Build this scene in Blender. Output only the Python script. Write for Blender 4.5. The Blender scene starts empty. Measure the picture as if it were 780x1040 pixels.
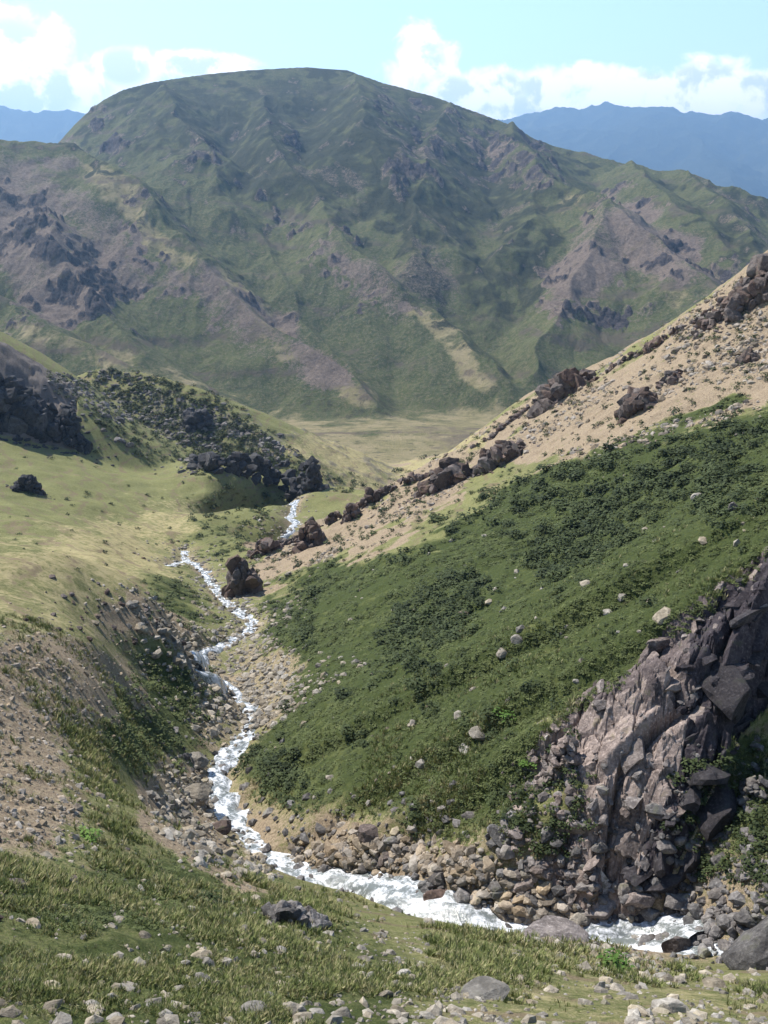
import bpy, math, random
import numpy as np
from mathutils import Vector, Matrix, noise as mnoise

rng = np.random.default_rng(7)
random.seed(7)
SC = bpy.context.scene
COL = SC.collection

# ------------------------------------------------------------------ camera
F = 950.0                      # focal length in pixels of a 780 x 1040 frame
PITCH = math.atan(310 / F)     # looking down the valley
CP, SP = math.cos(PITCH), math.sin(PITCH)
cd = bpy.data.cameras.new('camera')
cam = bpy.data.objects.new('camera', cd)
COL.objects.link(cam)
cam.location = (0, 0, 0)
cam.rotation_euler = (math.pi / 2 - PITCH, 0, 0)
cd.sensor_fit = 'VERTICAL'
cd.sensor_height = 36.0
cd.lens = 36.0 * F / 1040
cd.clip_start = 0.1
cd.clip_end = 60000
SC.camera = cam

# ------------------------------------------------------------------ light, sky, exposure
SUN_AZ = math.radians(-50)     # from straight ahead, towards the left
SUN_EL = math.radians(51)
sdir = Vector((math.sin(SUN_AZ) * math.cos(SUN_EL), math.cos(SUN_AZ) * math.cos(SUN_EL), math.sin(SUN_EL)))
ld = bpy.data.lights.new('sun', 'SUN')
ld.energy = 5.0
ld.angle = math.radians(0.5)
ld.color = (1.0, 0.95, 0.87)
sun = bpy.data.objects.new('sun', ld)
COL.objects.link(sun)
sun.rotation_euler = (-sdir).to_track_quat('-Z', 'Y').to_euler()
SC.view_settings.view_transform = 'Standard'
SC.view_settings.look = 'None'
SC.view_settings.gamma = 1
SC.view_settings.use_curve_mapping = False
SC.view_settings.exposure = 0.75
SC.cycles.use_denoising = True
SC.cycles.max_bounces = 4
SC.cycles.diffuse_bounces = 2
SC.cycles.volume_bounces = 0
SC.cycles.transparent_max_bounces = 6


def ray(px, py):
    u = np.asarray(px, float) - 390.0
    v = 520.0 - np.asarray(py, float)
    return u, F * CP + v * SP, v * CP - F * SP


def world_pt(px, py, r):
    x, y, z = ray(px, py)
    h = np.hypot(x, y)
    return x / h * r, y / h * r, z / h * r


def to_px(x, y, z):
    yc = y * CP - z * SP
    up = y * SP + z * CP
    yc = np.maximum(yc, 1e-3)
    return 390 + F * x / yc, 520 - F * up / yc


# ---- world: Nishita sky with cumulus near the horizon
class NT:
    """tiny helper to write node graphs as expressions"""
    def __init__(s, tree):
        s.t = tree

    def n(s, typ, **kw):
        nd = s.t.nodes.new(typ)
        for k, v in kw.items():
            if k.startswith('i_'):
                key = k[2:]
                nd.inputs[int(key) if key.isdigit() else key.replace('_', ' ')].default_value = v
            else:
                setattr(nd, k, v)
        return nd

    def link(s, a, b):
        s.t.links.new(a, b)

    def put(s, sock, v):
        if hasattr(v, 'is_linked') or hasattr(v, 'links'):
            s.link(v, sock)
        else:
            if hasattr(sock.default_value, '__len__') and hasattr(v, '__len__') and len(v) == 3 and len(sock.default_value) == 4:
                v = tuple(v) + (1,)
            sock.default_value = v

    def m(s, op, a, b=None, c=None, clamp=False):
        nd = s.t.nodes.new('ShaderNodeMath')
        nd.operation = op
        nd.use_clamp = clamp
        s.put(nd.inputs[0], a)
        if b is not None: s.put(nd.inputs[1], b)
        if c is not None: s.put(nd.inputs[2], c)
        return nd.outputs[0]

    def mix(s, f, a, b, mode='MIX'):
        nd = s.t.nodes.new('ShaderNodeMix')
        nd.data_type = 'RGBA'
        nd.blend_type = mode
        s.put(nd.inputs[0], f)
        s.put(nd.inputs[6], a)
        s.put(nd.inputs[7], b)
        return nd.outputs[2]

    def noise(s, vec, scale, detail=4, rough=0.55, dist=0.0):
        nd = s.n('ShaderNodeTexNoise')
        nd.inputs['Scale'].default_value = scale
        nd.inputs['Detail'].default_value = detail
        nd.inputs['Roughness'].default_value = rough
        nd.inputs['Distortion'].default_value = dist
        s.link(vec, nd.inputs['Vector'])
        return nd.outputs[0]

    def ramp(s, v, a, b):
        nd = s.t.nodes.new('ShaderNodeMapRange')
        nd.interpolation_type = 'SMOOTHSTEP'
        s.put(nd.inputs[0], v)
        nd.inputs[1].default_value = a
        nd.inputs[2].default_value = b
        return nd.outputs[0]


def build_world():
    w = bpy.data.worlds.new('World')
    SC.world = w
    w.use_nodes = True
    t = w.node_tree
    t.nodes.clear()
    N = NT(t)
    sky = N.n('ShaderNodeTexSky', sky_type='NISHITA')
    sky.sun_disc = False
    sky.sun_elevation = SUN_EL
    sky.sun_rotation = SUN_AZ
    sky.altitude = 1500
    sky.air_density = 1.0
    sky.dust_density = 0.6
    tc = N.n('ShaderNodeTexCoord')
    vec = tc.outputs['Generated']
    sep = N.n('ShaderNodeSeparateXYZ')
    N.link(vec, sep.inputs[0])
    az = N.m('ARCTAN2', sep.outputs[0], sep.outputs[1])
    el = N.m('ARCSINE', sep.outputs[2])
    n1 = N.noise(vec, 30, 10, 0.6, 0.35)
    n2 = N.noise(vec, 9, 5, 0.55)
    # cumulus heaps: direction (azimuth, elevation) and size, in degrees
    heaps = [(12, 50, 52, 38), (60, 88, 64, 20), (125, 68, 34, 22), (200, 66, 55, 13), (-80, 60, 90, 55), (30, 100, 60, 22),
             (425, 62, 36, 33), (455, 95, 40, 22), (500, 88, 52, 18), (560, 88, 44, 20), (600, 76, 26, 12), (655, 88, 36, 18),
             (715, 84, 46, 24), (790, 92, 40, 18), (880, 70, 70, 40), (640, 108, 210, 24), (330, 112, 300, 16), (760, 88, 30, 16)]
    best = None
    for (px, py, sx, sy) in heaps:
        x, y, z = ray(px, py)
        a0 = math.atan2(x, y)
        e0 = math.atan2(z, math.hypot(x, y))
        da = N.m('MULTIPLY', N.m('SUBTRACT', az, a0), F / sx)
        de = N.m('MULTIPLY', N.m('SUBTRACT', el, e0), F / sy)
        d = N.m('ADD', N.m('MULTIPLY', da, da), N.m('MULTIPLY', de, de))
        v = N.m('SUBTRACT', 1.0, d)
        best = v if best is None else N.m('MAXIMUM', best, v)
    # a loose bank of the same clouds all round, low over the horizon
    band = N.m('SUBTRACT', 0.9, N.m('MULTIPLY', N.m('ABSOLUTE', N.m('SUBTRACT', el, 0.09)), 14))
    away = N.ramp(N.m('ABSOLUTE', az), 0.55, 0.8)
    best = N.m('MAXIMUM', best, N.m('ADD', N.m('MULTIPLY', band, away), N.m('MULTIPLY', N.m('SUBTRACT', away, 1), 3)))
    best = N.m('MAXIMUM', best, -1.2)
    mask = N.ramp(N.m('ADD', best, N.m('MULTIPLY', N.m('SUBTRACT', n1, 0.5), 3.2)), -0.1, 0.65)
    # pale veil near the horizon
    veil = N.ramp(el, 0.16, 0.02)
    mp = N.n('ShaderNodeMapping')
    mp.inputs['Location'].default_value = (0.012, 0.0, 0.018)
    N.link(vec, mp.inputs[0])
    n3 = N.noise(mp.outputs[0], 17, 6, 0.6, 0.2)
    under = N.ramp(N.m('ADD', n3, N.m('MULTIPLY', best, 0.10)), 0.54, 0.62)
    under = N.m('MULTIPLY', under, N.ramp(best, 0.25, 0.8))
    skyc = N.mix(N.ramp(el, 0.55, 0.16), (1.0, 1.0, 1.0, 1), (1.95, 1.85, 1.72, 1))
    skyc = N.mix(1.0, sky.outputs[0], skyc, 'MULTIPLY')
    skyc = N.mix(N.m('MULTIPLY', veil, 0.45), skyc, (11.5, 12.6, 13.2, 1))
    cloud = N.mix(N.m('MULTIPLY', under, 0.85), (14.5, 13.8, 13.2, 1), (7.0, 7.8, 9.6, 1))
    colr = N.mix(mask, skyc, cloud)
    bg = N.n('ShaderNodeBackground')
    N.link(colr, bg.inputs[0])
    bg.inputs[1].default_value = 0.1
    out = N.n('ShaderNodeOutputWorld')
    N.link(bg.outputs[0], out.inputs[0])


build_world()

# ------------------------------------------------------------------ noise
def _hash(ix, iy, s):
    h = (ix.astype(np.int64) * 374761393 + iy.astype(np.int64) * 668265263 + s * 1442695041) & 0xffffffff
    h = ((h ^ (h >> 13)) * 1274126177) & 0xffffffff
    return ((h ^ (h >> 16)) & 0xffff) / 65535.0


def vnoise(x, y, s=0):
    ix = np.floor(x); iy = np.floor(y)
    fx = x - ix; fy = y - iy
    fx = fx * fx * fx * (fx * (fx * 6 - 15) + 10); fy = fy * fy * fy * (fy * (fy * 6 - 15) + 10)
    ix = ix.astype(np.int64); iy = iy.astype(np.int64)
    a = _hash(ix, iy, s); b = _hash(ix + 1, iy, s); c = _hash(ix, iy + 1, s); d = _hash(ix + 1, iy + 1, s)
    return (a + (b - a) * fx + (c - a) * fy + (a - b - c + d) * fx * fy) * 2 - 1


def fbm(x, y, wl, octs, s=0, gain=0.5, ridged=False, r=None):
    """sum of octaves, first wavelength wl; octaves finer than the distance can show are faded"""
    out = np.zeros_like(x); amp = 1.0; tot = 0
    c, si = math.cos(0.6), math.sin(0.6)
    X, Y = x, y
    for o in range(octs):
        v = vnoise(X / wl, Y / wl, s + o * 17)
        if ridged: v = 1 - 2 * np.abs(v)
        w = amp if r is None else amp * np.clip((wl / (0.006 * r) - 1) / 1.5, 0, 1)
        out += v * w; tot += amp
        amp *= gain; wl *= 0.5
        X, Y = c * X - si * Y, si * X + c * Y
    return out / tot


def worley(x, y, cell, s=0):
    x = x / cell; y = y / cell
    ix = np.floor(x).astype(np.int64); iy = np.floor(y).astype(np.int64)
    f1 = np.full(x.shape, 9.0); f2 = np.full(x.shape, 9.0); idv = np.zeros(x.shape)
    for dx in (-1, 0, 1):
        for dy in (-1, 0, 1):
            cx = ix + dx; cy = iy + dy
            px = cx + _hash(cx, cy, s); py = cy + _hash(cx, cy, s + 5)
            d = np.hypot(px - x, py - y)
            nw = d < f1
            f2 = np.where(nw, f1, np.minimum(f2, d))
            idv = np.where(nw, _hash(cx, cy, s + 9), idv)
            f1 = np.where(nw, d, f1)
    return f1, f2, idv


def sstep(a, b, x):
    t = np.clip((x - a) / (b - a), 0, 1)
    return t * t * (3 - 2 * t)


# ------------------------------------------------------------------ relief
# measured points: where a spot of ground is seen from the path, and how far off it is (m)
PTS = [
 # foreground meadow slope
 (-150,1040,15.5),(0,1040,14.5),(100,1040,14),(200,1040,14),(300,1040,14.3),(450,1040,15),(600,1040,16.5),(780,1040,19),(900,1040,20),
 (0,900,22),(100,900,24),(200,900,27),(0,800,31),(100,800,36),(0,700,43),(100,700,51),(0,620,62),(-120,900,21),(-120,700,38),(-150,600,60),
 (200,850,36),(300,960,21),(300,925,26),(300,905,32),(450,970,22.5),(450,935,30),(600,985,24.5),(600,955,31),(780,1005,25),(780,985,28.5),
 (60,640,62),(100,650,64),(0,590,74),(60,584,80),(110,590,84),(150,602,88),(180,640,86),(150,680,76),(150,740,62),(170,800,52),(185,850,43),(165,650,80),
 # stream bed
 (900,955,33.5),(780,952,34),(700,945,35),(620,936,37),(513,937,37.8),(463,897,41.5),(400,892,43),(345,882,45),(293,872,47),(253,849,50.5),(217,829,54),
 (217,800,60),(224,762,68.5),(247,747,72.5),(260,725,79),(245,718,82),(227,698,88),(206,682,94),(190,668,100),(215,655,108),
 (240,647,112),(258,634,118),(240,621,126),(227,608,135),(213,590,153),(203,577,168),(187,557,197),(288,539,218),(300,523,243),(298,508,262),
 # valley meadow
 (0,572,125),(60,572,130),(130,575,140),(0,550,150),(0,500,215),(0,440,290),(0,400,330),(80,540,175),(80,500,230),(80,450,300),(150,520,230),(150,480,290),(200,500,258),(200,522,232),
 (260,515,250),(300,500,275),(250,500,267),(215,500,255),(240,522,236),(270,540,214),(340,505,280),(230,560,188),(250,550,200),(150,440,350),(40,400,345),(-150,440,270),(-150,520,180),(-150,350,320),(0,350,360),(40,360,400),(150,560,180),(100,600,110),(170,600,130),
 (200,640,108),(160,620,118),
 # right hand slope
 (300,860,51),(300,780,62),(300,700,79),(300,640,103),(300,600,130),(270,640,112),
 (400,850,49),(400,760,60),(400,680,76),(400,600,102),(400,540,135),
 (500,870,43),(500,780,53),(500,700,66),(500,600,90),(500,520,125),(500,470,165),
 (560,760,50),(600,680,60),(600,600,80),(600,520,108),(600,440,150),
 (700,560,80),(700,480,105),(700,400,145),(780,500,85),(780,440,105),(780,350,150),(900,420,100),(900,320,150),(1000,600,60),(1000,400,90),
 # gully beside the cliff
 (740,850,38.5),(780,900,35.5),(780,780,43),(850,800,42),(850,900,36),(710,905,37),(650,905,38),
 # flat land beyond
 (200,455,470),(280,462,500),(330,478,460),(360,487,420),(100,430,520),(390,480,480),(250,450,600),(20,405,560),
 (300,480,620),(380,480,600),(480,480,600),(300,440,760),(480,440,760),(250,440,760),(600,440,760),(780,440,700),(380,428,860),(150,425,760),(0,420,700),
]
CREST = [(900,195,190),(780,262,200),(740,297,203),(700,327,208),(650,358,214),(600,382,220),(550,398,226),(500,432,226),(470,456,218),(430,477,207),(400,492,200),
         (370,507,194),(340,526,188),(300,547,182),(265,563,175),(240,580,166)]


def grid_pts():
    P = []
    for (px, py, r) in PTS:
        x, y, z = world_pt(px, py, r)
        P.append((math.atan2(x, y), math.log(r), z / r))
    for (px, py, r) in CREST:
        x, y, z = world_pt(px, py, r)
        th = math.atan2(x, y)
        P.append((th, math.log(r), z / r))
        for k, dz in ((1.18, 0.42), (1.5, 0.36), (2.1, 0.25)):
            if px > 260 or k > 1.3:
                zz = max(z - dz * (k - 1) * r * (1.0 if px < 650 else 1.25), -150)
                if k < 2 or px > 380:
                    P.append((th, math.log(r * k), zz / (r * k)))
    # the lie of the land round the photographer's feet
    for th in np.radians([-48, -24, 0, 24, 48]):
        P.append((th, math.log(9.5), -11.6 / 9.5)); P.append((th, math.log(4.0), -6.6 / 4.0))
    return np.array(P)


GP = grid_pts()


def tps_fit(P, lam=2e-4):
    n = len(P)
    X = P[:, :2] * np.array([1.35, 1.0])
    d2 = ((X[:, None] - X[None]) ** 2).sum(-1)
    K = 0.5 * d2 * np.log(d2 + 1e-12) + lam * np.eye(n)
    A = np.zeros((n + 3, n + 3)); A[:n, :n] = K
    A[:n, n] = 1; A[:n, n + 1:] = X; A[n, :n] = 1; A[n + 1:, :n] = X.T
    b = np.zeros(n + 3); b[:n] = P[:, 2]
    return X, np.linalg.solve(A, b)


def tps_eval(X, w, th, lr):
    q = np.stack([th.ravel() * 1.35, lr.ravel()], 1)
    out = np.zeros(len(q))
    for i in range(0, len(q), 20000):
        c = q[i:i + 20000]
        d2 = ((c[:, None] - X[None]) ** 2).sum(-1)
        out[i:i + 20000] = (0.5 * d2 * np.log(d2 + 1e-12)) @ w[:-3] + w[-3] + c @ w[-2:]
    return out.reshape(th.shape)


def upsample(c_th, c_lr, V, th, lr):
    """cubic in both directions from a coarse regular grid"""
    def prep(c, q):
        f = np.clip((q - c[0]) / (c[1] - c[0]), 1, len(c) - 2.001)
        i = np.floor(f).astype(int); t = f - i
        w = [((-0.5 * t + 1) * t - 0.5) * t, (1.5 * t - 2.5) * t * t + 1, ((-1.5 * t + 2) * t + 0.5) * t, (0.5 * t - 0.5) * t * t]
        return i, w
    i, w = prep(c_lr, lr)
    A = sum(V[np.clip(i + k - 1, 0, len(c_lr) - 1), :] * w[k][:, None] for k in range(4))
    j, w = prep(c_th, th)
    return sum(A[:, np.clip(j + k - 1, 0, len(c_th) - 1)] * w[k][None] for k in range(4))


def roof(x, y, line, kl, kr, pxyr=True):
    """height of a ridge: crest polyline with flank slopes kl (left of its direction) and kr; also distance"""
    best = np.full(x.shape, -1e9)
    P = []
    for (px, py, r) in line:
        P.append(world_pt(px, py, r) if pxyr else (px, py, r))
    for (ax, ay, az_), (bx, by, bz) in zip(P[:-1], P[1:]):
        dx, dy = bx - ax, by - ay
        L2 = dx * dx + dy * dy
        t = np.clip(((x - ax) * dx + (y - ay) * dy) / L2, 0, 1)
        ex = x - ax - t * dx; ey = y - ay - t * dy
        side = dx * ey - dy * ex
        dd = np.hypot(ex, ey)
        ws = 0.5 + 0.5 * np.clip(side / (math.sqrt(L2) * dd + 1e-6) * 1.3, -1, 1)
        h = az_ + (bz - az_) * t - dd * (kr + (kl - kr) * ws)
        best = np.maximum(best, h)
    return best


def smax(a, b, k):
    h = np.clip(0.5 + 0.5 * (a - b) / k, 0, 1)
    return b + (a - b) * h + k * h * (1 - h)


# ------------------------------------------------------------------ ground cover charts (painted once, stored on the ground as data)
W, H = 1180, 1040        # chart spans px -200..980


def poly_mask(poly, blur):
    P = np.array(poly, float)
    X, Y = np.meshgrid(np.arange(W) - 200.0, np.arange(H, dtype=float))
    y0, y1 = int(max(P[:, 1].min() - 2, 0)), int(min(P[:, 1].max() + 2, H))
    inside = np.zeros((H, W), bool)
    xs = X[y0:y1]; ys = Y[y0:y1]; ins = np.zeros(xs.shape, bool)
    for i in range(len(P)):
        x1, yy1 = P[i]; x2, yy2 = P[(i + 1) % len(P)]
        if yy1 == yy2: continue
        c = ((yy1 > ys) != (yy2 > ys)) & (xs < (x2 - x1) * (ys - yy1) / (yy2 - yy1) + x1)
        ins ^= c
    inside[y0:y1] = ins
    M = inside.astype(np.float32)
    for _ in range(2):
        k = max(1, int(blur))
        for ax in (0, 1):
            pad = [(0, 0), (0, 0)]; pad[ax] = (k + 1, k)
            c = np.cumsum(np.pad(M, pad, mode='edge'), axis=ax)
            M = (c[2 * k + 1:] - c[:-2 * k - 1]) / (2 * k + 1) if ax == 0 else (c[:, 2 * k + 1:] - c[:, :-2 * k - 1]) / (2 * k + 1)
    return M


def chart(polys):
    M = np.zeros((H, W), np.float32)
    for (val, blur, poly) in polys:
        m = poly_mask(poly, blur)
        if val < 0: M = M * (1 + val * m)
        else: M = np.maximum(M, m * val)
    return M


def sample(M, px, py):
    x = np.clip(px + 200, 0, W - 1.01); y = np.clip(py, 0, H - 1.01)
    ix = x.astype(int); iy = y.astype(int); fx = x - ix; fy = y - iy
    return (M[iy, ix] * (1 - fx) + M[iy, ix + 1] * fx) * (1 - fy) + (M[iy + 1, ix] * (1 - fx) + M[iy + 1, ix + 1] * fx) * fy


NEAR = {
 'dirt': chart([
   (1.0, 5, [(232,600),(262,562),(300,545),(345,520),(400,488),(440,470),(500,430),(560,395),(640,355),(780,262),(980,170),(980,340),(780,408),(700,436),(600,462),(548,468),(520,462),(470,490),(400,540),(330,580),(285,592),(255,600)]),
   (0.95, 14, [(-200,690),(-60,668),(40,640),(120,655),(165,690),(120,720),(80,770),(90,840),(60,862),(-60,850),(-200,860)]),
   (0.8, 10, [(130,600),(165,600),(195,640),(215,655),(190,660),(140,660),(100,640)]),
   (0.9, 5, [(165,780),(205,770),(212,820),(240,858),(270,880),(250,890),(200,870),(160,840),(150,800)]),
   (0.85, 7, [(300,868),(330,850),(400,852),(470,866),(525,905),(560,930),(530,945),(480,905),(420,885),(330,880)]),
   (0.25, 12, [(430,965),(500,955),(560,965),(650,985),(720,1010),(760,1045),(560,1045),(500,1020),(450,1000)]),
   (0.75, 6, [(520,925),(560,920),(620,945),(680,975),(700,1000),(640,990),(560,960),(520,945)]),
   (0.55, 6, [(240,640),(275,640),(300,680),(300,720),(262,745),(240,700),(250,670)]),
   (0.6, 6, [(190,655),(235,660),(262,712),(250,760),(215,780),(195,790),(215,740),(205,700)]),
   (0.7, 10, [(690,820),(720,800),(730,900),(700,930),(690,900)]),
 ]),
 'rock': chart([
   (1.0, 3, [(540,790),(548,755),(600,702),(640,688),(680,640),(725,600),(790,550),(980,450),(980,700),(790,690),(748,720),(715,780),(700,830),(680,870),(652,925),(575,925),(560,880),(585,830),(600,790),(575,770)]),
   (0.9, 3, [(-60,330),(0,345),(30,372),(55,400),(70,428),(40,436),(0,432),(-60,440)]),
   (0.35, 8, [(50,385),(100,373),(160,376),(205,392),(245,418),(275,442),(310,470),(330,495),(300,500),(255,492),(215,476),(180,470),(140,440),(105,412),(75,400)]),
 ]),
 'scrub': chart([
   (1.0, 9, [(250,612),(300,596),(360,570),(420,560),(480,520),(548,476),(600,466),(700,440),(780,412),(980,350),(980,480),(790,560),(725,600),(680,640),(640,688),(600,700),(548,755),(560,880),(540,905),(480,870),(400,848),(330,845),(270,818),(228,790),(235,765),(262,740),(300,700),(290,650)]),
   (0.6, 9, [(100,720),(150,670),(200,680),(225,720),(215,760),(190,780),(150,790),(110,770)]),
   (0.35, 9, [(180,560),(210,500),(270,495),(300,510),(285,545),(240,575),(240,600),(215,580)]),
   (0.9, 8, [(720,760),(980,740),(980,940),(760,940),(700,915)]),
   (0.55, 12, [(165,640),(150,600),(175,570),(200,600),(235,620),(205,650)]),
   (0.5, 18, [(-200,860),(60,870),(200,860),(330,900),(420,960),(420,1060),(-200,1060)]),
 ]),
 'dry': chart([
   (0.75, 20, [(-200,470),(0,560),(60,540),(160,510),(250,498),(270,515),(190,545),(150,580),(160,602),(60,600),(-200,620)]),
   (0.5, 15, [(-200,560),(100,560),(160,610),(110,655),(0,650),(-200,660)]),
   (0.8, 12, [(270,440),(500,425),(500,470),(400,490),(340,490)]),
   (0.35, 20, [(400,940),(780,1000),(980,1060),(400,1060),(330,960)]),
   (0.5, 14, [(260,600),(350,560),(430,545),(400,570),(300,610)]),
   (0.4, 25, [(-200,830),(100,830),(260,880),(200,930),(-200,920)]),
 ]),
}
FAR = {
 'dirt': chart([
   (0.9, 10, [(570,260),(600,215),(625,195),(655,225),(700,250),(735,300),(690,290),(640,265),(600,300),(560,330),(545,300)]),
   (0.8, 9, [(320,225),(345,232),(395,290),(440,330),(420,330),(370,290),(330,260)]),
   (0.85, 8, [(200,265),(300,330),(360,395),(310,400),(230,330),(150,270)]),
   (0.8, 4, [(30,148),(75,143),(80,160),(40,158)]),
   (0.7, 10, [(-100,150),(30,150),(130,210),(170,270),(120,300),(60,350),(0,280),(-100,260)]),
 ]),
 'rock': chart([
   (1.0, 4, [(78,118),(110,120),(140,132),(140,148),(100,140)]), (0.9, 4, [(185,150),(235,152),(238,172),(190,170)]),
   (0.9, 5, [(270,135),(300,138),(312,165),(285,170)]), (1.0, 5, [(400,140),(440,135),(445,180),(412,185),(385,160)]),
   (1.0, 6, [(455,125),(500,130),(560,160),(575,185),(520,190),(470,175)]), (0.9, 4, [(480,355),(520,345),(525,375),(490,380)]),
   (1.0, 4, [(228,228),(255,232),(262,262),(235,258)]), (0.9, 4, [(130,275),(170,285),(165,305),(135,298)]),
   (0.45, 8, [(0,170),(60,190),(120,250),(160,280),(110,310),(70,290),(30,250),(0,240)]), (0.8, 8, [(520,310),(600,290),(660,300),(690,330),(600,345),(530,340)]),
   (0.7, 6, [(440,300),(490,330),(480,350),(450,330)]), (0.7, 7, [(380,75),(440,100),(440,130),(400,120)]),
   (0.6, 8, [(640,230),(720,280),(735,310),(690,300)]), (0.6, 8, [(330,240),(400,300),(430,330),(380,320),(330,280)]),
   (0.7, 4, [(60,100),(90,95),(85,115)]),
 ]),
 'scrub': chart([
   (0.85, 25, [(40,135),(150,85),(310,68),(450,90),(580,150),(600,200),(500,230),(420,240),(330,200),(240,210),(150,160)]),
   (0.7, 20, [(400,250),(560,200),(560,280),(500,370),(450,330)]),
   (0.6, 8, [(290,395),(400,412),(500,416),(500,424),(380,424),(300,425)]),
   (0.6, 12, [(650,170),(780,200),(780,290),(700,250)]),
 ]),
 'dry': chart([
   (1.0, 5, [(60,150),(90,158),(150,205),(210,260),(290,335),(350,395),(380,415),(350,415),(280,350),(190,265),(110,200)]),
   (0.8, 8, [(270,425),(520,422),(520,500),(270,500)]),
   (0.8, 5, [(395,285),(470,345),(510,400),(490,410),(430,350)]), (0.7, 5, [(560,190),(590,195),(600,215),(570,215)]),
   (0.6, 5, [(640,265),(700,290),(720,300),(690,320)]), (0.6, 10, [(0,330),(60,360),(200,390),(280,430),(150,400),(0,360)]),
   (0.8, 3, [(380,78),(450,98),(520,122),(516,127),(450,106),(385,84)]),
 ]),
}

# ------------------------------------------------------------------ near ground
def geo(a, b, step):
    n = int(math.log(b / a) / step)
    return np.exp(np.linspace(math.log(a), math.log(b), n))


Q = 1.0
th1 = np.concatenate([np.radians(np.linspace(-50, -31, 90))[:-1], np.radians(np.linspace(-31, 31, int(900 * Q)))[:-1], np.radians(np.linspace(31, 50, 90))])
lr1 = np.concatenate([np.linspace(math.log(3.0), math.log(12.5), 50)[:-1], np.linspace(math.log(12.5), math.log(620), int(1150 * Q))])
ct = np.linspace(math.radians(-51), math.radians(51), 260)
cl = np.linspace(math.log(2.8), math.log(640), 420)
tx, tw = tps_fit(GP)
T0 = tps_eval(tx, tw, np.broadcast_to(ct, (420, 260)), np.broadcast_to(cl[:, None], (420, 260)))
TH, LR = np.meshgrid(th1, lr1)
R1 = np.exp(LR)
X1 = R1 * np.sin(TH); Y1 = R1 * np.cos(TH)
Z1 = upsample(ct, cl, T0, th1, lr1) * R1

# stony knoll in the valley, left crag, cliff beside the stream
KNOLL = [(-40,360,470),(50,384,430),(100,374,410),(150,379,395),(200,393,380),(240,417,365),(272,442,350),(300,466,338),(325,489,328),(348,498,318)]
kn = roof(X1, Y1, KNOLL, 0.5, 0.55)
CRAG = [(-200,240,330),(-60,310,320),(0,350,315),(22,368,312),(45,398,308),(66,428,300)]
cr = roof(X1, Y1, CRAG, 0.7, 0.95)
CLIFF = [(588,926,36.2),(641,890,36.6),(672,842,37.8),(694,804,39.0),(712,758,40.4),(726,700,42.0),(744,640,44.4),(790,565,48.5),(860,470,56),(980,400,70)]
cf = roof(X1, Y1, CLIFF, 0.72, 2.4)
knm = sstep(-3, 1, kn - Z1); crm = sstep(-2, 1, cr - Z1); cfm = sstep(-0.6, 0.4, cf - Z1)
Z1 = smax(kn, Z1, 3.0); Z1 = smax(cr, Z1, 2.0); Z1 = smax(cf, Z1, 0.5)

px1, py1 = to_px(X1, Y1, Z1)
wob = np.clip(6000 / (R1 + 60), 4, 60)
wx = fbm(X1, Y1, 9, 5, 3, 0.6, r=R1); wy = fbm(X1, Y1, 9, 5, 31, 0.6, r=R1)
wx2 = fbm(X1, Y1, 40, 6, 5, 0.6, r=R1)
wx3 = fbm(X1, Y1, 1.6, 3, 6, 0.6, r=R1)
qx = px1 + wx * 34 + wx2 * 22 + wx3 * 22; qy = py1 + wy * 34 + wx3 * 16
cov1 = {k: sample(M, qx, qy) for k, M in NEAR.items()}
far_fade = sstep(500, 600, R1)
crag_noise = fbm(X1, Y1, 14, 5, 77, 0.6, ridged=True, r=R1)
cov1['rock'] = np.maximum.reduce([cov1['rock'] * np.where(py1 > 540, cfm * 0.75 + 0.25, 1), crm * 0.95 * (R1 > 250) * (px1 < 78), knm * sstep(-0.1, 0.6, crag_noise) * 0.5 * (px1 > 60)])
cov1['rock'] = np.clip(cov1['rock'], 0, 1)

STREAM_MAIN = [(722,937),(708,931),(690,929),(662,929),(640,932),(612,934),(590,932),(572,935),(548,941),(530,942),(513,937),(497,921),(480,905),(463,897),(440,900),(418,893),(400,890),(375,884),(345,882),(318,879),(300,876),(285,868),(268,856),(250,848),(235,836),(222,826),(215,814),(216,800),(214,786),(222,768),(236,757),(248,748),(254,738),(260,727),(250,720),(243,712),(236,702),(222,692),(206,682),(192,670),(200,662),(216,654),(238,647),(252,640),(260,633),(250,624),(238,616),(227,607),(219,598),(212,588),(207,579),(198,571),(187,566),(186,556)]
STREAM_B = [(1400,935),(1250,950),(1100,946),(1000,954),(900,952),(830,956),(780,962),(750,963),(728,962),(712,955),(695,952),(672,953),(650,948),(634,944),(618,938),(600,934)]
STREAM_C = [(187,566),(176,569),(168,572)]
STREAM_FAR = [(304,504),(299,512),(296,519),(288,523),(300,528),(292,536),(285,545)]
TT = Z1 / R1
TMAX = np.maximum.accumulate(TT, axis=0)


def hit(px, py, lo=0):
    """the first ground met along the line of sight"""
    x, y, z = ray(px, py)
    th = math.atan2(x, y); t = z / math.hypot(x, y)
    j = int(np.clip(np.searchsorted(th1, th), 1, len(th1) - 1))
    i = int(np.searchsorted(TMAX[:, j], t))
    i = min(max(i, 1), len(lr1) - 1)
    a, b = TT[i - 1, j], TT[i, j]
    f = 0 if abs(b - a) < 1e-9 else np.clip((t - a) / (b - a), 0, 1)
    r = math.exp(lr1[i - 1] + f * (lr1[i] - lr1[i - 1]))
    return r * math.sin(th), r * math.cos(th)


def resample(P, step):
    P = np.array(P); d = np.r_[0, np.cumsum(np.hypot(*np.diff(P[:, :2], axis=0).T))]
    s = np.arange(0, d[-1], step)
    return np.stack([np.interp(s, d, P[:, k]) for k in range(P.shape[1])], 1)


def smooth(P, n):
    for _ in range(n):
        P[1:-1] = 0.25 * P[:-2] + 0.5 * P[1:-1] + 0.25 * P[2:]
    return P


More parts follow.
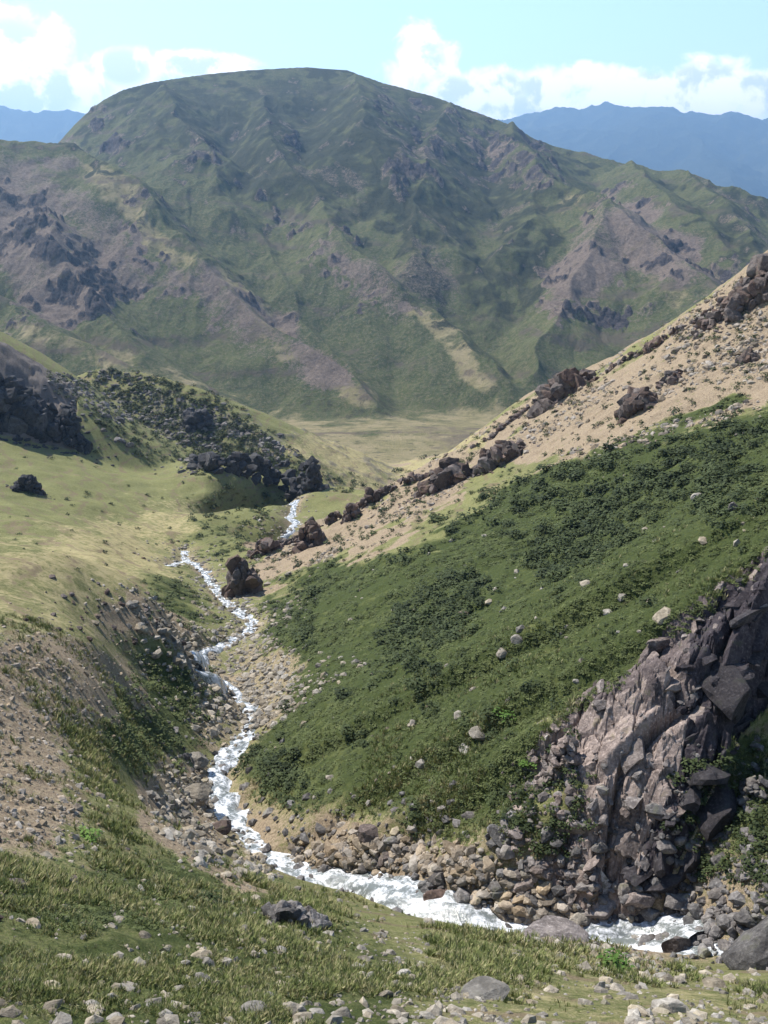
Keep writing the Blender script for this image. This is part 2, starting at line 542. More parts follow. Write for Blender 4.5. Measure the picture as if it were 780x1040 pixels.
def dist_to(x, y, P):
    d = np.full(x.shape, 1e9)
    for (ax, ay), (bx, by) in zip(P[:-1, :2], P[1:, :2]):
        dx, dy = bx - ax, by - ay
        t = np.clip(((x - ax) * dx + (y - ay) * dy) / (dx * dx + dy * dy + 1e-9), 0, 1)
        d = np.minimum(d, np.hypot(x - ax - t * dx, y - ay - t * dy))
    return d


STRANDS = []
for pts_, n_ in ((STREAM_MAIN, 2), (STREAM_B, 2), (STREAM_C, 1), (STREAM_FAR, 1)):
    w_ = np.array([hit(*p) for p in pts_])
    STRANDS.append(smooth(resample(w_, 0.7), n_ * 2))
sd = np.full(X1.shape, 99.0)
near_i = lr1 < math.log(330)
for w_ in STRANDS:
    sub = w_[::3]
    box = near_i[:, None] & (X1 > sub[:, 0].min() - 8) & (X1 < sub[:, 0].max() + 8) & (Y1 > sub[:, 1].min() - 8) & (Y1 < sub[:, 1].max() + 8)
    sd[box] = np.minimum(sd[box], dist_to(X1[box], Y1[box], sub))
calm = 1 - 0.85 * np.exp(-(sd / 7.0) ** 2)
cov1['dirt'] = np.maximum(cov1['dirt'], 0.85 * np.exp(-((sd / 3.6) ** 2)) * (0.6 + 0.6 * wy))
cov1['scrub'] = cov1['scrub'] * (0.74 + 0.42 * sstep(-.35, .35, fbm(X1, Y1, 24, 5, 205, 0.6) - .35 * sstep(560, 430, py1) * (px1 > 300))) * (1 - 0.9 * np.exp(-(sd / 3.0) ** 2))
# relief: soft lumps, then blocky breaks where there is rock
amp = np.clip(R1 / 60, 0.25, 4)
Z1 += fbm(X1, Y1, 34, 4, 11, 0.5, r=R1) * 1.5 * np.clip(R1 / 90, 0.15, 1.2) * calm
Z1 += fbm(X1, Y1, 5, 5, 12, 0.6, r=R1) * 0.42 * np.clip(R1 / 60, 0.6, 2.0) * calm
Z1 += cov1['scrub'] * np.abs(fbm(X1, Y1, 2.2, 4, 14, 0.6, r=R1)) * 0.7
f1, f2, idn = worley(X1 + 0.5 * wx, Y1 + 0.5 * wy, 2.6, 3)
g1, g2, idg = worley(X1 + 2 * wx, Y1 + 2 * wy, 11.0, 4)
tilt = (f2 - f1)
nearrock = cov1['rock'] * (R1 < 120)
Z1 += 0.25 * nearrock * ((idn - 0.5) * 1.3 + np.clip(tilt, 0, .25) * 1.4 + fbm(X1, Y1, 1.3, 4, 19, 0.6, r=R1) * 0.6) * np.clip(R1 / 45, 0, 1)
farrock = cov1['rock'] * (R1 >= 120)
Z1 += farrock * ((idg - 0.5) * 1.5 + (idn - 0.5) * 1.0 + crag_noise * 2.0)
Z1 += cov1['dirt'] * fbm(X1, Y1, 3.0, 4, 91, 0.6, ridged=True, r=R1) * 0.28 * np.clip(R1 / 60, 0.7, 3)

# stream channel
Z1 -= 0.5 * np.exp(-(sd / 1.7) ** 2) * np.clip(R1 / 80, 0.8, 2)
wet = np.exp(-(sd / 2.6) ** 2)
TT = Z1 / R1
TMAX = np.maximum.accumulate(TT, axis=0)


def worley2(x, y, cell, ang, stretch, s=0):
    c, q = math.cos(ang), math.sin(ang)
    u = (c * x + q * y) / (cell * stretch); v = (-q * x + c * y) / cell
    ix = np.floor(u).astype(np.int64); iy = np.floor(v).astype(np.int64)
    f1 = np.full(x.shape, 9.0); f2 = np.full(x.shape, 9.0); h = np.zeros(x.shape)
    for dx in (-1, 0, 1):
        for dy in (-1, 0, 1):
            cx = ix + dx; cy = iy + dy
            du = u - (cx + _hash(cx, cy, s)); dv = v - (cy + _hash(cx, cy, s + 5))
            d = np.hypot(du, dv); nw = d < f1
            f2 = np.where(nw, f1, np.minimum(f2, d))
            # every block has a level and a lean of its own
            hh = (_hash(cx, cy, s + 9) - .5) + du * (_hash(cx, cy, s + 11) - .35) * 1.1 + dv * (_hash(cx, cy, s + 13) - .65) * 1.3
            h = np.where(nw, hh, h); f1 = np.where(nw, d, f1)
    return f1, f2, h


cliff_chart = poly_mask([(536,785),(548,752),(602,700),(640,687),(680,637),(728,597),(795,545),(980,430),(980,640),(795,700),(748,745),(720,805),(700,850),(670,905),(640,928),(575,930),(558,885),(585,830),(600,795),(570,790)], 2)
CL = sample(cliff_chart, px1, py1) * (R1 < 110) * (R1 > 34)
ra = math.atan2(1.05, 1.0)
jx = X1 + .35 * fbm(X1, Y1, 1.5, 3, 501, .6); jy = Y1 + .35 * fbm(X1, Y1, 1.5, 3, 502, .6)
a1, a2, ah = worley2(jx, jy, 4.4, ra, 1.5, 61)
b1, b2, bh = worley2(jx, jy, 1.3, ra + .5, 1.5, 62)
c1, c2, ch = worley2(jx, jy, 0.42, ra - .2, 1.6, 63)
Z1 += CL * (ah * 1.8 + bh * 0.42 + ch * 0.16 + 0.2 - .6 * np.exp(-((a2 - a1) / .07) ** 2) - .22 * np.exp(-((b2 - b1) / .09) ** 2))
TT = Z1 / R1
TMAX = np.maximum.accumulate(TT, axis=0)


def ground_z(x, y):
    x = np.asarray(x, float); y = np.asarray(y, float)
    th = np.arctan2(x, y); lr = np.log(np.hypot(x, y))
    j = np.clip(np.searchsorted(th1, th) - 1, 0, len(th1) - 2); i = np.clip(np.searchsorted(lr1, lr) - 1, 0, len(lr1) - 2)
    ft = np.clip((th - th1[j]) / (th1[j + 1] - th1[j]), 0, 1); fr = np.clip((lr - lr1[i]) / (lr1[i + 1] - lr1[i]), 0, 1)
    return (Z1[i, j] * (1 - ft) + Z1[i, j + 1] * ft) * (1 - fr) + (Z1[i + 1, j] * (1 - ft) + Z1[i + 1, j + 1] * ft) * fr


# ------------------------------------------------------------------ the great hill, the flat below it and its spurs
th2 = np.concatenate([np.radians(np.linspace(-50, -27, 120))[:-1], np.radians(np.linspace(-27, 27, int(900 * Q)))[:-1], np.radians(np.linspace(27, 50, 120))])
lr2 = np.concatenate([np.linspace(math.log(540), math.log(900), 60)[:-1], np.linspace(math.log(900), math.log(2350), int(560 * Q))[:-1], np.linspace(math.log(2350), math.log(3600), 60)])
TH2, LR2 = np.meshgrid(th2, lr2)
R2 = np.exp(LR2); X2 = R2 * np.sin(TH2); Y2 = R2 * np.cos(TH2)


def flat_z(r, th):
    # valley floor sinks gently away
    return np.interp(r, [300, 600, 760, 900, 1200, 4000], [-95, -167, -178, -198, -215, -420])


u2 = fbm(X2, Y2, 420, 5, 41, 0.5); v2 = fbm(X2, Y2, 420, 5, 43, 0.5)
u3 = fbm(X2, Y2, 110, 4, 45, 0.55); v3 = fbm(X2, Y2, 110, 4, 46, 0.55)
edge = 0.35 + 0.65 * sstep(2100, 1750, R2)
XW = X2 + (34 * u2 + 20 * u3) * edge; YW = Y2 + (34 * v2 + 20 * v3) * edge
Z2 = flat_z(R2, TH2)
K = 36.0
TOP = [(-500,215,2500),(-300,190,2400),(-100,170,2200),(20,160,2060),(50,146,2010),(76,120,2010),(102,95,2020),(150,82,2050),(200,76,2080),(250,71,2100),(310,68,2120),(350,71,2120),(385,84,2100),(440,99,2070),(500,121,2040),(560,149,2000),
       (600,157,1960),(640,166,1930),(700,175,1880),(740,189,1850),(780,202,1820),(900,235,1750),(1100,250,1700)]
mt = roof(XW, YW, TOP, 0.45, 0.49)
Z2 = smax(mt, Z2, K)
# saddle left of the summit plateau
for (npx, nr_, dep_, wid) in ((36, 2000, 52, 95), (-30, 1950, 40, 110)):
    nx_, ny_, _ = world_pt(npx, 140, nr_)
    aa = math.atan2(nx_, ny_)
    du = (X2 - nx_) * math.cos(aa) - (Y2 - ny_) * math.sin(aa); dv = (X2 - nx_) * math.sin(aa) + (Y2 - ny_) * math.cos(aa)
    Z2 -= dep_ * np.exp(-(du / wid) ** 2 - (dv / 420) ** 2)
SPURS = [
 ([(-250,110,1600),(-60,130,1560),(20,146,1540),(62,147,1520),(100,172,1430),(150,212,1320),(205,262,1200),(265,318,1090),(320,365,1000),(370,408,925)], 0.72, 0.58),
 ([(262,92,2050),(290,150,1570),(335,228,1320),(395,292,1165),(450,335,1070),(500,385,975)], 0.66, 0.62),
 ([(520,128,1950),(565,180,1560),(620,203,1420),(605,255,1255),(570,310,1130),(530,372,1000)], 0.66, 0.62),
 ([(620,203,1420),(680,255,1270),(735,305,1130),(760,360,1040)], 0.62, 0.62),
 ([(700,176,1800),(760,240,1390),(800,300,1240),(850,350,1150)], 0.6, 0.6),
 ([(455,104,2030),(430,170,1540),(415,225,1350),(420,270,1240)], 0.6, 0.6),
 ([(-150,240,1220),(0,300,1060),(60,335,970),(140,372,890),(210,400,830)], 0.6, 0.6),
 ([(30,215,1290),(75,270,1150),(110,320,1050),(150,360,960)], 0.62, 0.62),
 ([(160,85,1950),(190,140,1600),(225,200,1430),(262,262,1290),(310,322,1145),(350,372,1040)], 0.6, 0.6),
 ([(360,75,2050),(375,130,1640),(400,190,1455),(455,255,1300),(500,310,1185)], 0.56, 0.56),
 ([(560,150,1900),(540,220,1400),(500,270,1270)], 0.56, 0.56),
 ([(640,166,1850),(690,210,1470),(770,275,1290)], 0.58, 0.58),
]
for line, kl, kr in SPURS:
    Z2 = smax(roof(XW, YW, line, kl, kr), Z2, 9.0)
rise = sstep(-190, -90, Z2)
Z2 += rise * (fbm(XW, YW, 260, 6, 51, 0.52, ridged=True) * 10 - 4) * sstep(2020, 1700, R2)
Z2 += rise * fbm(XW, YW, 70, 5, 52, 0.55, ridged=True, r=R2 * 0.6) * 5 * sstep(2060, 1900, R2)
Z2 += rise * sstep(2100, 1900, R2) * fbm(XW / 1.0 + 0.15 * YW, YW * 0.3, 85, 5, 58, 0.55, ridged=True) * 8
Z2 += fbm(X2, Y2, 120, 5, 53, 0.5, r=R2 * .6) * 2
px2, py2 = to_px(X2, Y2, Z2)
wx = fbm(X2, Y2, 150, 6, 61, 0.6); wy = fbm(X2, Y2, 150, 6, 67, 0.6)
cov2 = {k: sample(M, px2 + wx * 30, py2 + wy * 26) for k, M in FAR.items()}
rn = fbm(X2 + 0.4 * Y2, Y2 * 0.6, 90, 6, 71, 0.66, r=R2 * .35)
rn2 = fbm(X2, Y2, 30, 5, 72, 0.7, r=R2 * .3)
zone = np.clip(cov2['rock'], 0, 1)
steep = np.hypot(np.gradient(Z2, axis=1) / (np.gradient(TH2, axis=1) * R2), np.gradient(Z2, axis=0) / np.gradient(R2, axis=0))
pot = 0.42 * zone + 0.16 * cov2['dirt'] + 0.5 * rn + 0.75 * rn2 + 0.25 * np.clip(steep - .55, -.3, .8)
cov2['rock'] = sstep(0.44, 0.60, pot) * rise
cov2['dirt'] = np.clip(cov2['dirt'] * (0.75 + rn) + 0.45 * sstep(.15, .45, -rn) * rise + 0.5 * sstep(.28, .42, pot) * rise, 0, 1)
cov2['dry'] = np.clip(cov2['dry'] * np.where(rise > .3, 0.85 + 1.1 * rn2 + .6 * rn, 1.1), 0, 1)
cov2['scrub'] = np.clip(cov2['scrub'] * (0.8 + 0.9 * rn2) + 0.5 * sstep(.05, .45, rn2 - .3 * rn) * rise, 0, 1)
gg1, gg2, gid = worley(X2 + 20 * wx, Y2 + 20 * wy, 13.0, 14)
hh1, hh2, hid = worley(X2 + 20 * wx, Y2 + 20 * wy, 36.0, 15)
Z2 += cov2['rock'] * ((gid - .4) * 6 + (hid - .3) * 5 + np.clip(gg2 - gg1, 0, .3) * 8) * sstep(2100, 1980, R2)

# ------------------------------------------------------------------ far blue range and the land before it
th3 = np.radians(np.linspace(-52, 52, 1300)); lr3 = np.log(np.concatenate([np.linspace(3400, 8500, 24)[:-1], np.linspace(8500, 13500, 240)[:-1], np.linspace(13500, 16000, 12)]))
TH3, LR3 = np.meshgrid(th3, lr3)
R3 = np.exp(LR3); X3 = R3 * np.sin(TH3); Y3 = R3 * np.cos(TH3)
Z3 = np.interp(R3, [3400, 8000, 24000], [-400, -600, -900])
BLUE = [(-700,130,12500),(-400,100,12500),(-150,108,12500),(0,114,12500),(60,120,12500),(300,140,12500),(470,125,12500),(540,113,12500),(590,109,12500),(640,107,12500),(690,110,12500),(740,124,12500),(780,132,12500),(900,150,12500),(1100,120,12500),(1400,140,12500)]
b = roof(X3 + 700 * fbm(X3, Y3, 2500, 5, 81), Y3 + 700 * fbm(X3, Y3, 2500, 5, 83), BLUE, 0.42, 0.40)
for (pa, ra, pb, rb) in ((600, 12500, 560, 9300), (690, 12500, 740, 9000), (780, 12500, 830, 9200), (470, 12500, 430, 9300), (640, 12500, 650, 9900), (60, 12500, 20, 9200), (730, 12300, 690, 9800)):
    b = np.maximum(b, roof(X3 + 300 * fbm(X3, Y3, 1500, 5, 81), Y3, [(pa, 118, ra), (0.5 * (pa + pb) + 8, 150, .5 * (ra + rb)), (pb, 205, rb)], 0.5, 0.5))
Z3 = np.maximum(b, Z3) + fbm(X3, Y3, 1800, 6, 85, 0.5, ridged=True) * 170 * sstep(-500, 0, b) + fbm(X3, Y3, 500, 4, 86, 0.55, ridged=True) * 60 * sstep(-500, 0, b) - 70


# ------------------------------------------------------------------ materials
def principled(name):
    m = bpy.data.materials.new(name)
    m.use_nodes = True
    t = m.node_tree
    N = NT(t)
    return m, N, t.nodes['Principled BSDF']


PAL_NEAR = [(0.100, 0.118, 0.040), (0.175, 0.188, 0.066), (0.28, 0.245, 0.13), (0.30, 0.26, 0.125), (0.40, 0.335, 0.185), (0.031, 0.044, 0.015), (0.074, 0.091, 0.029), (0.125, 0.138, 0.048),
            (0.18, 0.132, 0.092), (0.41, 0.33, 0.225), (0.20, 0.185, 0.085), (0.06, 0.052, 0.05), (0.25, 0.215, 0.19), (0.09, 0.095, 0.05)]
PAL_HILL = [(0.045, 0.062, 0.021), (0.098, 0.114, 0.039), (0.17, 0.15, 0.085), (0.21, 0.185, 0.09), (0.33, 0.27, 0.16), (0.024, 0.029, 0.017), (0.055, 0.058, 0.030), (0.085, 0.082, 0.042),
            (0.105, 0.082, 0.066), (0.235, 0.185, 0.15), (0.13, 0.105, 0.065), (0.020, 0.018, 0.021), (0.12, 0.10, 0.095), (0.06, 0.055, 0.034)]


def ground_material(name, k, detail_scales, shift=(1, 1, 1), pal=PAL_NEAR):
    """k scales every noise: 1 for close ground, smaller for far hills"""
    m, N, P = principled(name)
    at = N.n('ShaderNodeAttribute', attribute_name='cover')
    sp = N.n('ShaderNodeSeparateColor'); N.link(at.outputs['Color'], sp.inputs[0])
    rock, dirt, scrub, dry = sp.outputs[0], sp.outputs[1], sp.outputs[2], at.outputs['Alpha']
    vec = N.n('ShaderNodeTexCoord').outputs['Object']
    a = N.noise(vec, 0.09 * k, 8, 0.6)
    b_ = N.noise(vec, 0.9 * k, 8, 0.65)
    c = N.noise(vec, 4.5 * k, 6, 0.7)
    d = N.noise(vec, 16 * k, 4, 0.7)
    ab = N.m('ADD', N.m('MULTIPLY', a, 0.5), N.m('MULTIPLY', b_, 0.5))
    fine = N.m('ADD', N.m('MULTIPLY', c, 0.5), N.m('MULTIPLY', d, 0.5))
    grass = N.mix(N.ramp(ab, 0.36, 0.66), pal[0], pal[1])
    grass = N.mix(N.ramp(fine, 0.42, 0.64), grass, pal[2])
    dryc = N.mix(N.ramp(N.m('ADD', N.m('MULTIPLY', fine, .5), N.m('MULTIPLY', b_, .5)), 0.4, 0.6), pal[3], pal[4])
    col = N.mix(N.m('MULTIPLY', N.ramp(N.m('ADD', dry, N.m('MULTIPLY', N.m('SUBTRACT', b_, 0.5), 1.6)), 0.25, 0.75), 0.9), grass, dryc)
    pz = N.n('ShaderNodeSeparateXYZ'); N.link(vec, pz.inputs[0])
    tr = N.m('SINE', N.m('ADD', N.m('MULTIPLY', pz.outputs[2], 2.6 * k), N.m('MULTIPLY', a, 16)))
    tr = N.m('MULTIPLY', N.ramp(tr, 0.55, 0.98), N.ramp(N.m('ADD', b_, N.m('MULTIPLY', a, .4)), 0.60, 0.78))
    col = N.mix(N.m('MULTIPLY', tr, 0.75), col, pal[8])
    tus = N.noise(vec, 2.2 * k, 3, 0.5)
    col = N.mix(N.m('MULTIPLY', N.ramp(tus, 0.58, 0.68), 0.55), col, pal[6])
    scr = N.mix(N.ramp(fine, 0.38, 0.62), pal[5], pal[6])
    scr = N.mix(N.ramp(ab, 0.52, 0.68), scr, pal[7])
    col = N.mix(N.ramp(N.m('ADD', scrub, N.m('MULTIPLY', N.m('SUBTRACT', N.m('ADD', N.m('MULTIPLY', b_, .5), N.m('MULTIPLY', c, .5)), 0.5), 2.0)), 0.28, 0.62), col, scr)
    drt = N.mix(N.ramp(fine, 0.38, 0.64), pal[8], pal[9])
    drt = N.mix(N.ramp(b_, 0.56, 0.72), drt, pal[10])
    col = N.mix(N.ramp(N.m('ADD', dirt, N.m('MULTIPLY', N.m('SUBTRACT', fine, 0.5), 1.7)), 0.3, 0.66), col, drt)
    rk = N.mix(N.ramp(fine, 0.36, 0.66), pal[11], pal[12])
    rk = N.mix(N.ramp(b_, 0.58, 0.72), rk, pal[13])
    col = N.mix(N.ramp(N.m('ADD', rock, N.m('MULTIPLY', N.m('SUBTRACT', c, 0.5), 1.2)), 0.35, 0.6), col, rk)
    if shift != (1, 1, 1):
        col = N.mix(1.0, col, shift + (1,), 'MULTIPLY')
    N.link(col, P.inputs['Base Color'])
    P.inputs['Roughness'].default_value = 0.95
    P.inputs['Specular IOR Level'].default_value = 0.1
    bp = N.n('ShaderNodeBump')
    bp.inputs['Strength'].default_value = 0.9
    bp.inputs['Distance'].default_value = 0.25 / k
    N.link(N.m('ADD', N.m('MULTIPLY', c, 0.7), N.m('MULTIPLY', d, 0.3)), bp.inputs['Height'])
    N.link(bp.outputs[0], P.inputs['Normal'])
    return m


def grid_mesh(name, X, Y, Z, cov, mat, smooth_=True, keep=None):
    nr, nc = X.shape
    me = bpy.data.meshes.new(name)
    co = np.stack([X, Y, Z], -1).reshape(-1, 3).astype(np.float32)
    idx = np.arange(nr * nc).reshape(nr, nc)
    q = np.stack([idx[:-1, :-1], idx[:-1, 1:], idx[1:, 1:], idx[1:, :-1]], -1).reshape(-1)
    q = q.reshape(-1, 4)
    if keep is not None:
        q = q[keep.ravel()]
        used = np.unique(q); remap = np.full(nr * nc, -1); remap[used] = np.arange(len(used))
        q = remap[q]; co = co[used]
    else:
        used = slice(None)
    nf = len(q); q = q.reshape(-1)
    me.vertices.add(len(co)); me.vertices.foreach_set('co', co.ravel())
    me.loops.add(nf * 4); me.loops.foreach_set('vertex_index', q.astype(np.int32))
    me.polygons.add(nf)
    me.polygons.foreach_set('loop_start', np.arange(0, nf * 4, 4, dtype=np.int32))
    me.update(calc_edges=True)
    me.polygons.foreach_set('use_smooth', np.full(nf, smooth_))
    at = me.attributes.new('cover', 'FLOAT_COLOR', 'POINT')
    c = np.stack([cov[k] for k in ('rock', 'dirt', 'scrub', 'dry')], -1).astype(np.float32).reshape(-1, 4)[used]
    at.data.foreach_set('color', c.ravel())
    me.materials.append(mat)
    o = bpy.data.objects.new(name, me)
    COL.objects.link(o)
    o['kind'] = 'structure'
    return o


M_NEAR = ground_material('close ground', 1.0, None)
M_HILL = ground_material('hill ground', 0.055, None, (1, 1, 1), PAL_HILL)
M_BLUE = ground_material('far ground', 0.008, None, (1, 1, 1), PAL_HILL)
is_cliff = CL[:-1, :-1] > 0.5
grid_mesh('ground', X1, Y1, Z1, cov1, M_NEAR, keep=~is_cliff)
cut = 0
grid_mesh('mountain', X2, Y2, Z2, cov2, M_HILL)
z0 = np.zeros(X3.shape)
grid_mesh('distant_mountains', X3, Y3, Z3, {'rock': z0 + .2, 'dirt': z0, 'scrub': z0 + 0.7, 'dry': z0}, M_BLUE)


# ------------------------------------------------------------------ haze
def haze():
    me = bpy.data.meshes.new('haze')
    x, y0, y1, zl, zh = 21000, -400, 16500, -1100, 1400
    v = [(-x, y0, zl), (x, y0, zl), (x, y1, zl), (-x, y1, zl), (-x, y0, zh), (x, y0, zh), (x, y1, zh), (-x, y1, zh)]
    f = [(0, 3, 2, 1), (4, 5, 6, 7), (0, 1, 5, 4), (1, 2, 6, 5), (2, 3, 7, 6), (3, 0, 4, 7)]
    me.from_pydata(v, [], f)
    m = bpy.data.materials.new('haze')
    m.use_nodes = True
    t = m.node_tree
    t.nodes.clear()
    pv = t.nodes.new('ShaderNodeVolumePrincipled')
    pv.inputs['Color'].default_value = (0.36, 0.62, 1.0, 1)
    pv.inputs['Density'].default_value = 9.5e-5
    pv.inputs['Anisotropy'].default_value = 0.3
    o = t.nodes.new('ShaderNodeOutputMaterial')
    t.links.new(pv.outputs[0], o.inputs['Volume'])
    me.materials.append(m)
    ob = bpy.data.objects.new('haze', me)
    ob['kind'] = 'stuff'
    COL.objects.link(ob)


haze()

# ------------------------------------------------------------------ stones
def ico(sub):
    import bmesh
    bm = bmesh.new()
    bmesh.ops.create_icosphere(bm, subdivisions=sub, radius=1.0)
    v = np.array([p.co[:] for p in bm.verts]); f = np.array([[q.index for q in p.verts] for p in bm.faces])
    bm.free()
    return v, f


ICO = {k: ico(k) for k in (1, 2, 3, 4)}


def rock_shape(seed, sub=2, cuts=9, rough=0.10, sq=(1, 1, 0.75), depth=(0.45, 0.85), box=0.0):
    """angular stone: a ball with flat faces broken off it, a little rough"""
    g = np.random.default_rng(seed)
    v, f = ICO[sub]
    v = v.copy()
    if box: v = v / (np.abs(v).max(1)[:, None] ** box)
    for _ in range(cuts):
        n = g.normal(size=3); n /= np.linalg.norm(n)
        d = g.uniform(*depth)
        over = v @ n - d
        v = v - np.clip(over, 0, None)[:, None] * n * 0.96
    off = Vector(g.uniform(0, 50, 3))
    if rough > 0:
        dn = np.array([mnoise.fractal(Vector(p) * 1.7 + off, 0.9, 2.0, 4) for p in v])
        v = v * (1 + rough * dn)[:, None]
    return v * np.array(sq), f


def blade_dir(g, n):
    a = g.uniform(0, 2 * np.pi, n)
    return np.cos(a), np.sin(a)


def rot_z(a):
    c, s = np.cos(a), np.sin(a); z = np.zeros_like(a); o = z + 1
    return np.stack([np.stack([c, -s, z], -1), np.stack([s, c, z], -1), np.stack([z, z, o], -1)], -2)


def rot_rand(g, n, tilt):
    """turn about the vertical, then lean by up to `tilt` radians"""
    A = rot_z(g.uniform(0, 2 * np.pi, n))
    t = g.normal(0, tilt, n); c, s = np.cos(t), np.sin(t); z = np.zeros(n); o = z + 1
    B = np.stack([np.stack([o, z, z], -1), np.stack([z, c, -s], -1), np.stack([z, s, c], -1)], -2)
    return rot_z(g.uniform(0, 2 * np.pi, n)) @ B @ A


def merged(name, variants, pos, scale, rot, mat, tint=None, smooth_=False, seed=0, vi=None):
    """many small pieces as one mesh; variants = [(verts, faces)] all with faces of one size"""
    g = np.random.default_rng(seed + 99)
    n = len(pos)
    if vi is None: vi = g.integers(0, len(variants), n)
    V, Fc, T = [], [], []
    base = 0
    tint = np.zeros(n) if tint is None else tint
    scale = np.asarray(scale)
    if scale.ndim == 1: scale = np.repeat(scale[:, None], 3, 1)
    for k, (v, f) in enumerate(variants):
        m = np.where(vi == k)[0]
        if len(m) == 0: continue
        pv = np.einsum('nij,nvj->nvi', rot[m], v[None] * scale[m][:, None, :]) + pos[m][:, None, :]
        V.append(pv.reshape(-1, 3))
        Fc.append((f[None] + (base + np.arange(len(m)) * len(v))[:, None, None]).reshape(-1, f.shape[1]))
        T.append(np.repeat(tint[m], len(v)))
        base += len(m) * len(v)
    V = np.concatenate(V).astype(np.float32); Fc = np.concatenate(Fc).astype(np.int32); T = np.concatenate(T).astype(np.float32)
    me = bpy.data.meshes.new(name)
    k = Fc.shape[1]
    me.vertices.add(len(V)); me.vertices.foreach_set('co', V.ravel())
    me.loops.add(Fc.size); me.loops.foreach_set('vertex_index', Fc.ravel())
    me.polygons.add(len(Fc)); me.polygons.foreach_set('loop_start', np.arange(0, Fc.size, k, dtype=np.int32))
    me.update(calc_edges=True)
    me.polygons.foreach_set('use_smooth', np.full(len(Fc), smooth_))
    a = me.attributes.new('tint', 'FLOAT', 'POINT'); a.data.foreach_set('value', T)
    me.materials.append(mat)
    return me


def put(name, me, label=None, cat=None, group=None, kind=None, loc=(0, 0, 0), rot=None, scale=None):
    o = bpy.data.objects.new(name, me)
    COL.objects.link(o)
    o.location = loc
    if rot is not None: o.rotation_euler = rot
    if scale is not None: o.scale = scale
    if label: o['label'] = label
    if cat: o['category'] = cat
    if group: o['group'] = group
    if kind: o['kind'] = kind
    return o


def rock_material(name, dark, mid, light, lichen=(0.14, 0.14, 0.07), use_tint=True):
    m, N, P = principled(name)
    geo_ = N.n('ShaderNodeNewGeometry')
    vec = geo_.outputs['Position']
    a = N.noise(vec, 1.1, 7, 0.65, 0.4); b_ = N.noise(vec, 7, 6, 0.7); c = N.noise(vec, 0.25, 5, 0.6)
    col = N.mix(N.ramp(N.m('ADD', N.m('MULTIPLY', a, .6), N.m('MULTIPLY', b_, .4)), 0.36, 0.64), dark, mid)
    col = N.mix(N.ramp(b_, 0.52, 0.8), col, light)
    col = N.mix(N.m('MULTIPLY', N.ramp(a, 0.56, 0.68), 0.7), col, lichen)
    # every stone a shade of its own
    at = N.n('ShaderNodeAttribute', attribute_name='tint')
    oi = N.n('ShaderNodeObjectInfo')
    t = N.m('ADD', at.outputs['Fac'], oi.outputs['Random']) if use_tint else oi.outputs['Random']
    f = N.m('ADD', 0.62, N.m('MULTIPLY', N.m('FRACT', t), 0.75))
    hs = N.n('ShaderNodeHueSaturation'); N.link(f, hs.inputs['Value']); N.link(col, hs.inputs['Color'])
    N.link(N.m('ADD', 0.5, N.m('MULTIPLY', N.m('FRACT', N.m('MULTIPLY', t, 7.3)), 0.6)), hs.inputs['Saturation'])
    N.link(hs.outputs[0], P.inputs['Base Color'])
    P.inputs['Roughness'].default_value = 0.9
    P.inputs['Specular IOR Level'].default_value = 0.2
    bp = N.n('ShaderNodeBump'); bp.inputs['Strength'].default_value = 0.8; bp.inputs['Distance'].default_value = 0.12
    N.link(N.m('ADD', a, N.m('MULTIPLY', b_, 0.5)), bp.inputs['Height']); N.link(bp.outputs[0], P.inputs['Normal'])
    return m


M_PALE = rock_material('pale stone', (0.16, 0.135, 0.10), (0.34, 0.29, 0.22), (0.45, 0.40, 0.31), (0.20, 0.18, 0.10))
M_GREY = rock_material('grey stone', (0.07, 0.062, 0.06), (0.20, 0.18, 0.165), (0.33, 0.30, 0.27))
M_BROWN = rock_material('brown stone', (0.06, 0.042, 0.036), (0.165, 0.115, 0.092), (0.27, 0.20, 0.16), (0.08, 0.085, 0.04))
M_DARK = rock_material('dark crag stone', (0.020, 0.020, 0.023), (0.075, 0.071, 0.076), (0.20, 0.185, 0.18), (0.06, 0.065, 0.035))
M_WALL_SHADE = rock_material('dark cliff stone', (0.016, 0.013, 0.016), (0.05, 0.042, 0.046), (0.10, 0.085, 0.085), (0.03, 0.034, 0.02))  # cliff stone with the right wall's shade painted into its colour
M_TAN = rock_material('tan stone', (0.17, 0.13, 0.09), (0.34, 0.27, 0.19), (0.43, 0.36, 0.265), (0.17, 0.15, 0.09))
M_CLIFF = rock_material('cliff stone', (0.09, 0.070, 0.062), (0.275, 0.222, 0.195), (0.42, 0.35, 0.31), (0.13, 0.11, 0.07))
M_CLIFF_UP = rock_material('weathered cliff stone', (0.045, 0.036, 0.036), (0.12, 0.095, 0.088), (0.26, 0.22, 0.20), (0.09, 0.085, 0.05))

ROCKS = [rock_shape(100 + i, 2, 8 + i % 4, 0.08, (1, 0.6 + 0.35 * ((i * 37) % 10) / 10, 0.45 + 0.3 * ((i * 53) % 10) / 10)) for i in range(14)]

# ---- which ground can be seen, and where it falls in the view
PREV = np.vstack([np.full((1, Z1.shape[1]), -9.0), TMAX[:-1]])
px1, py1 = to_px(X1, Y1, Z1)
VIS = (TT >= PREV - 1e-4) & (px1 > -40) & (px1 < 820) & (py1 < 1080) & (R1 < 560)
# area of picture each patch of ground fills
AREA = np.abs(np.gradient(px1, axis=1) * np.gradient(py1, axis=0)) * VIS
AREA_W = (R1 * np.gradient(TH, axis=1)) * np.gradient(R1, axis=0) * VIS


def lift(i, j):
    return 0.24 * np.exp(-(sd[i, j] / 1.3) ** 2)


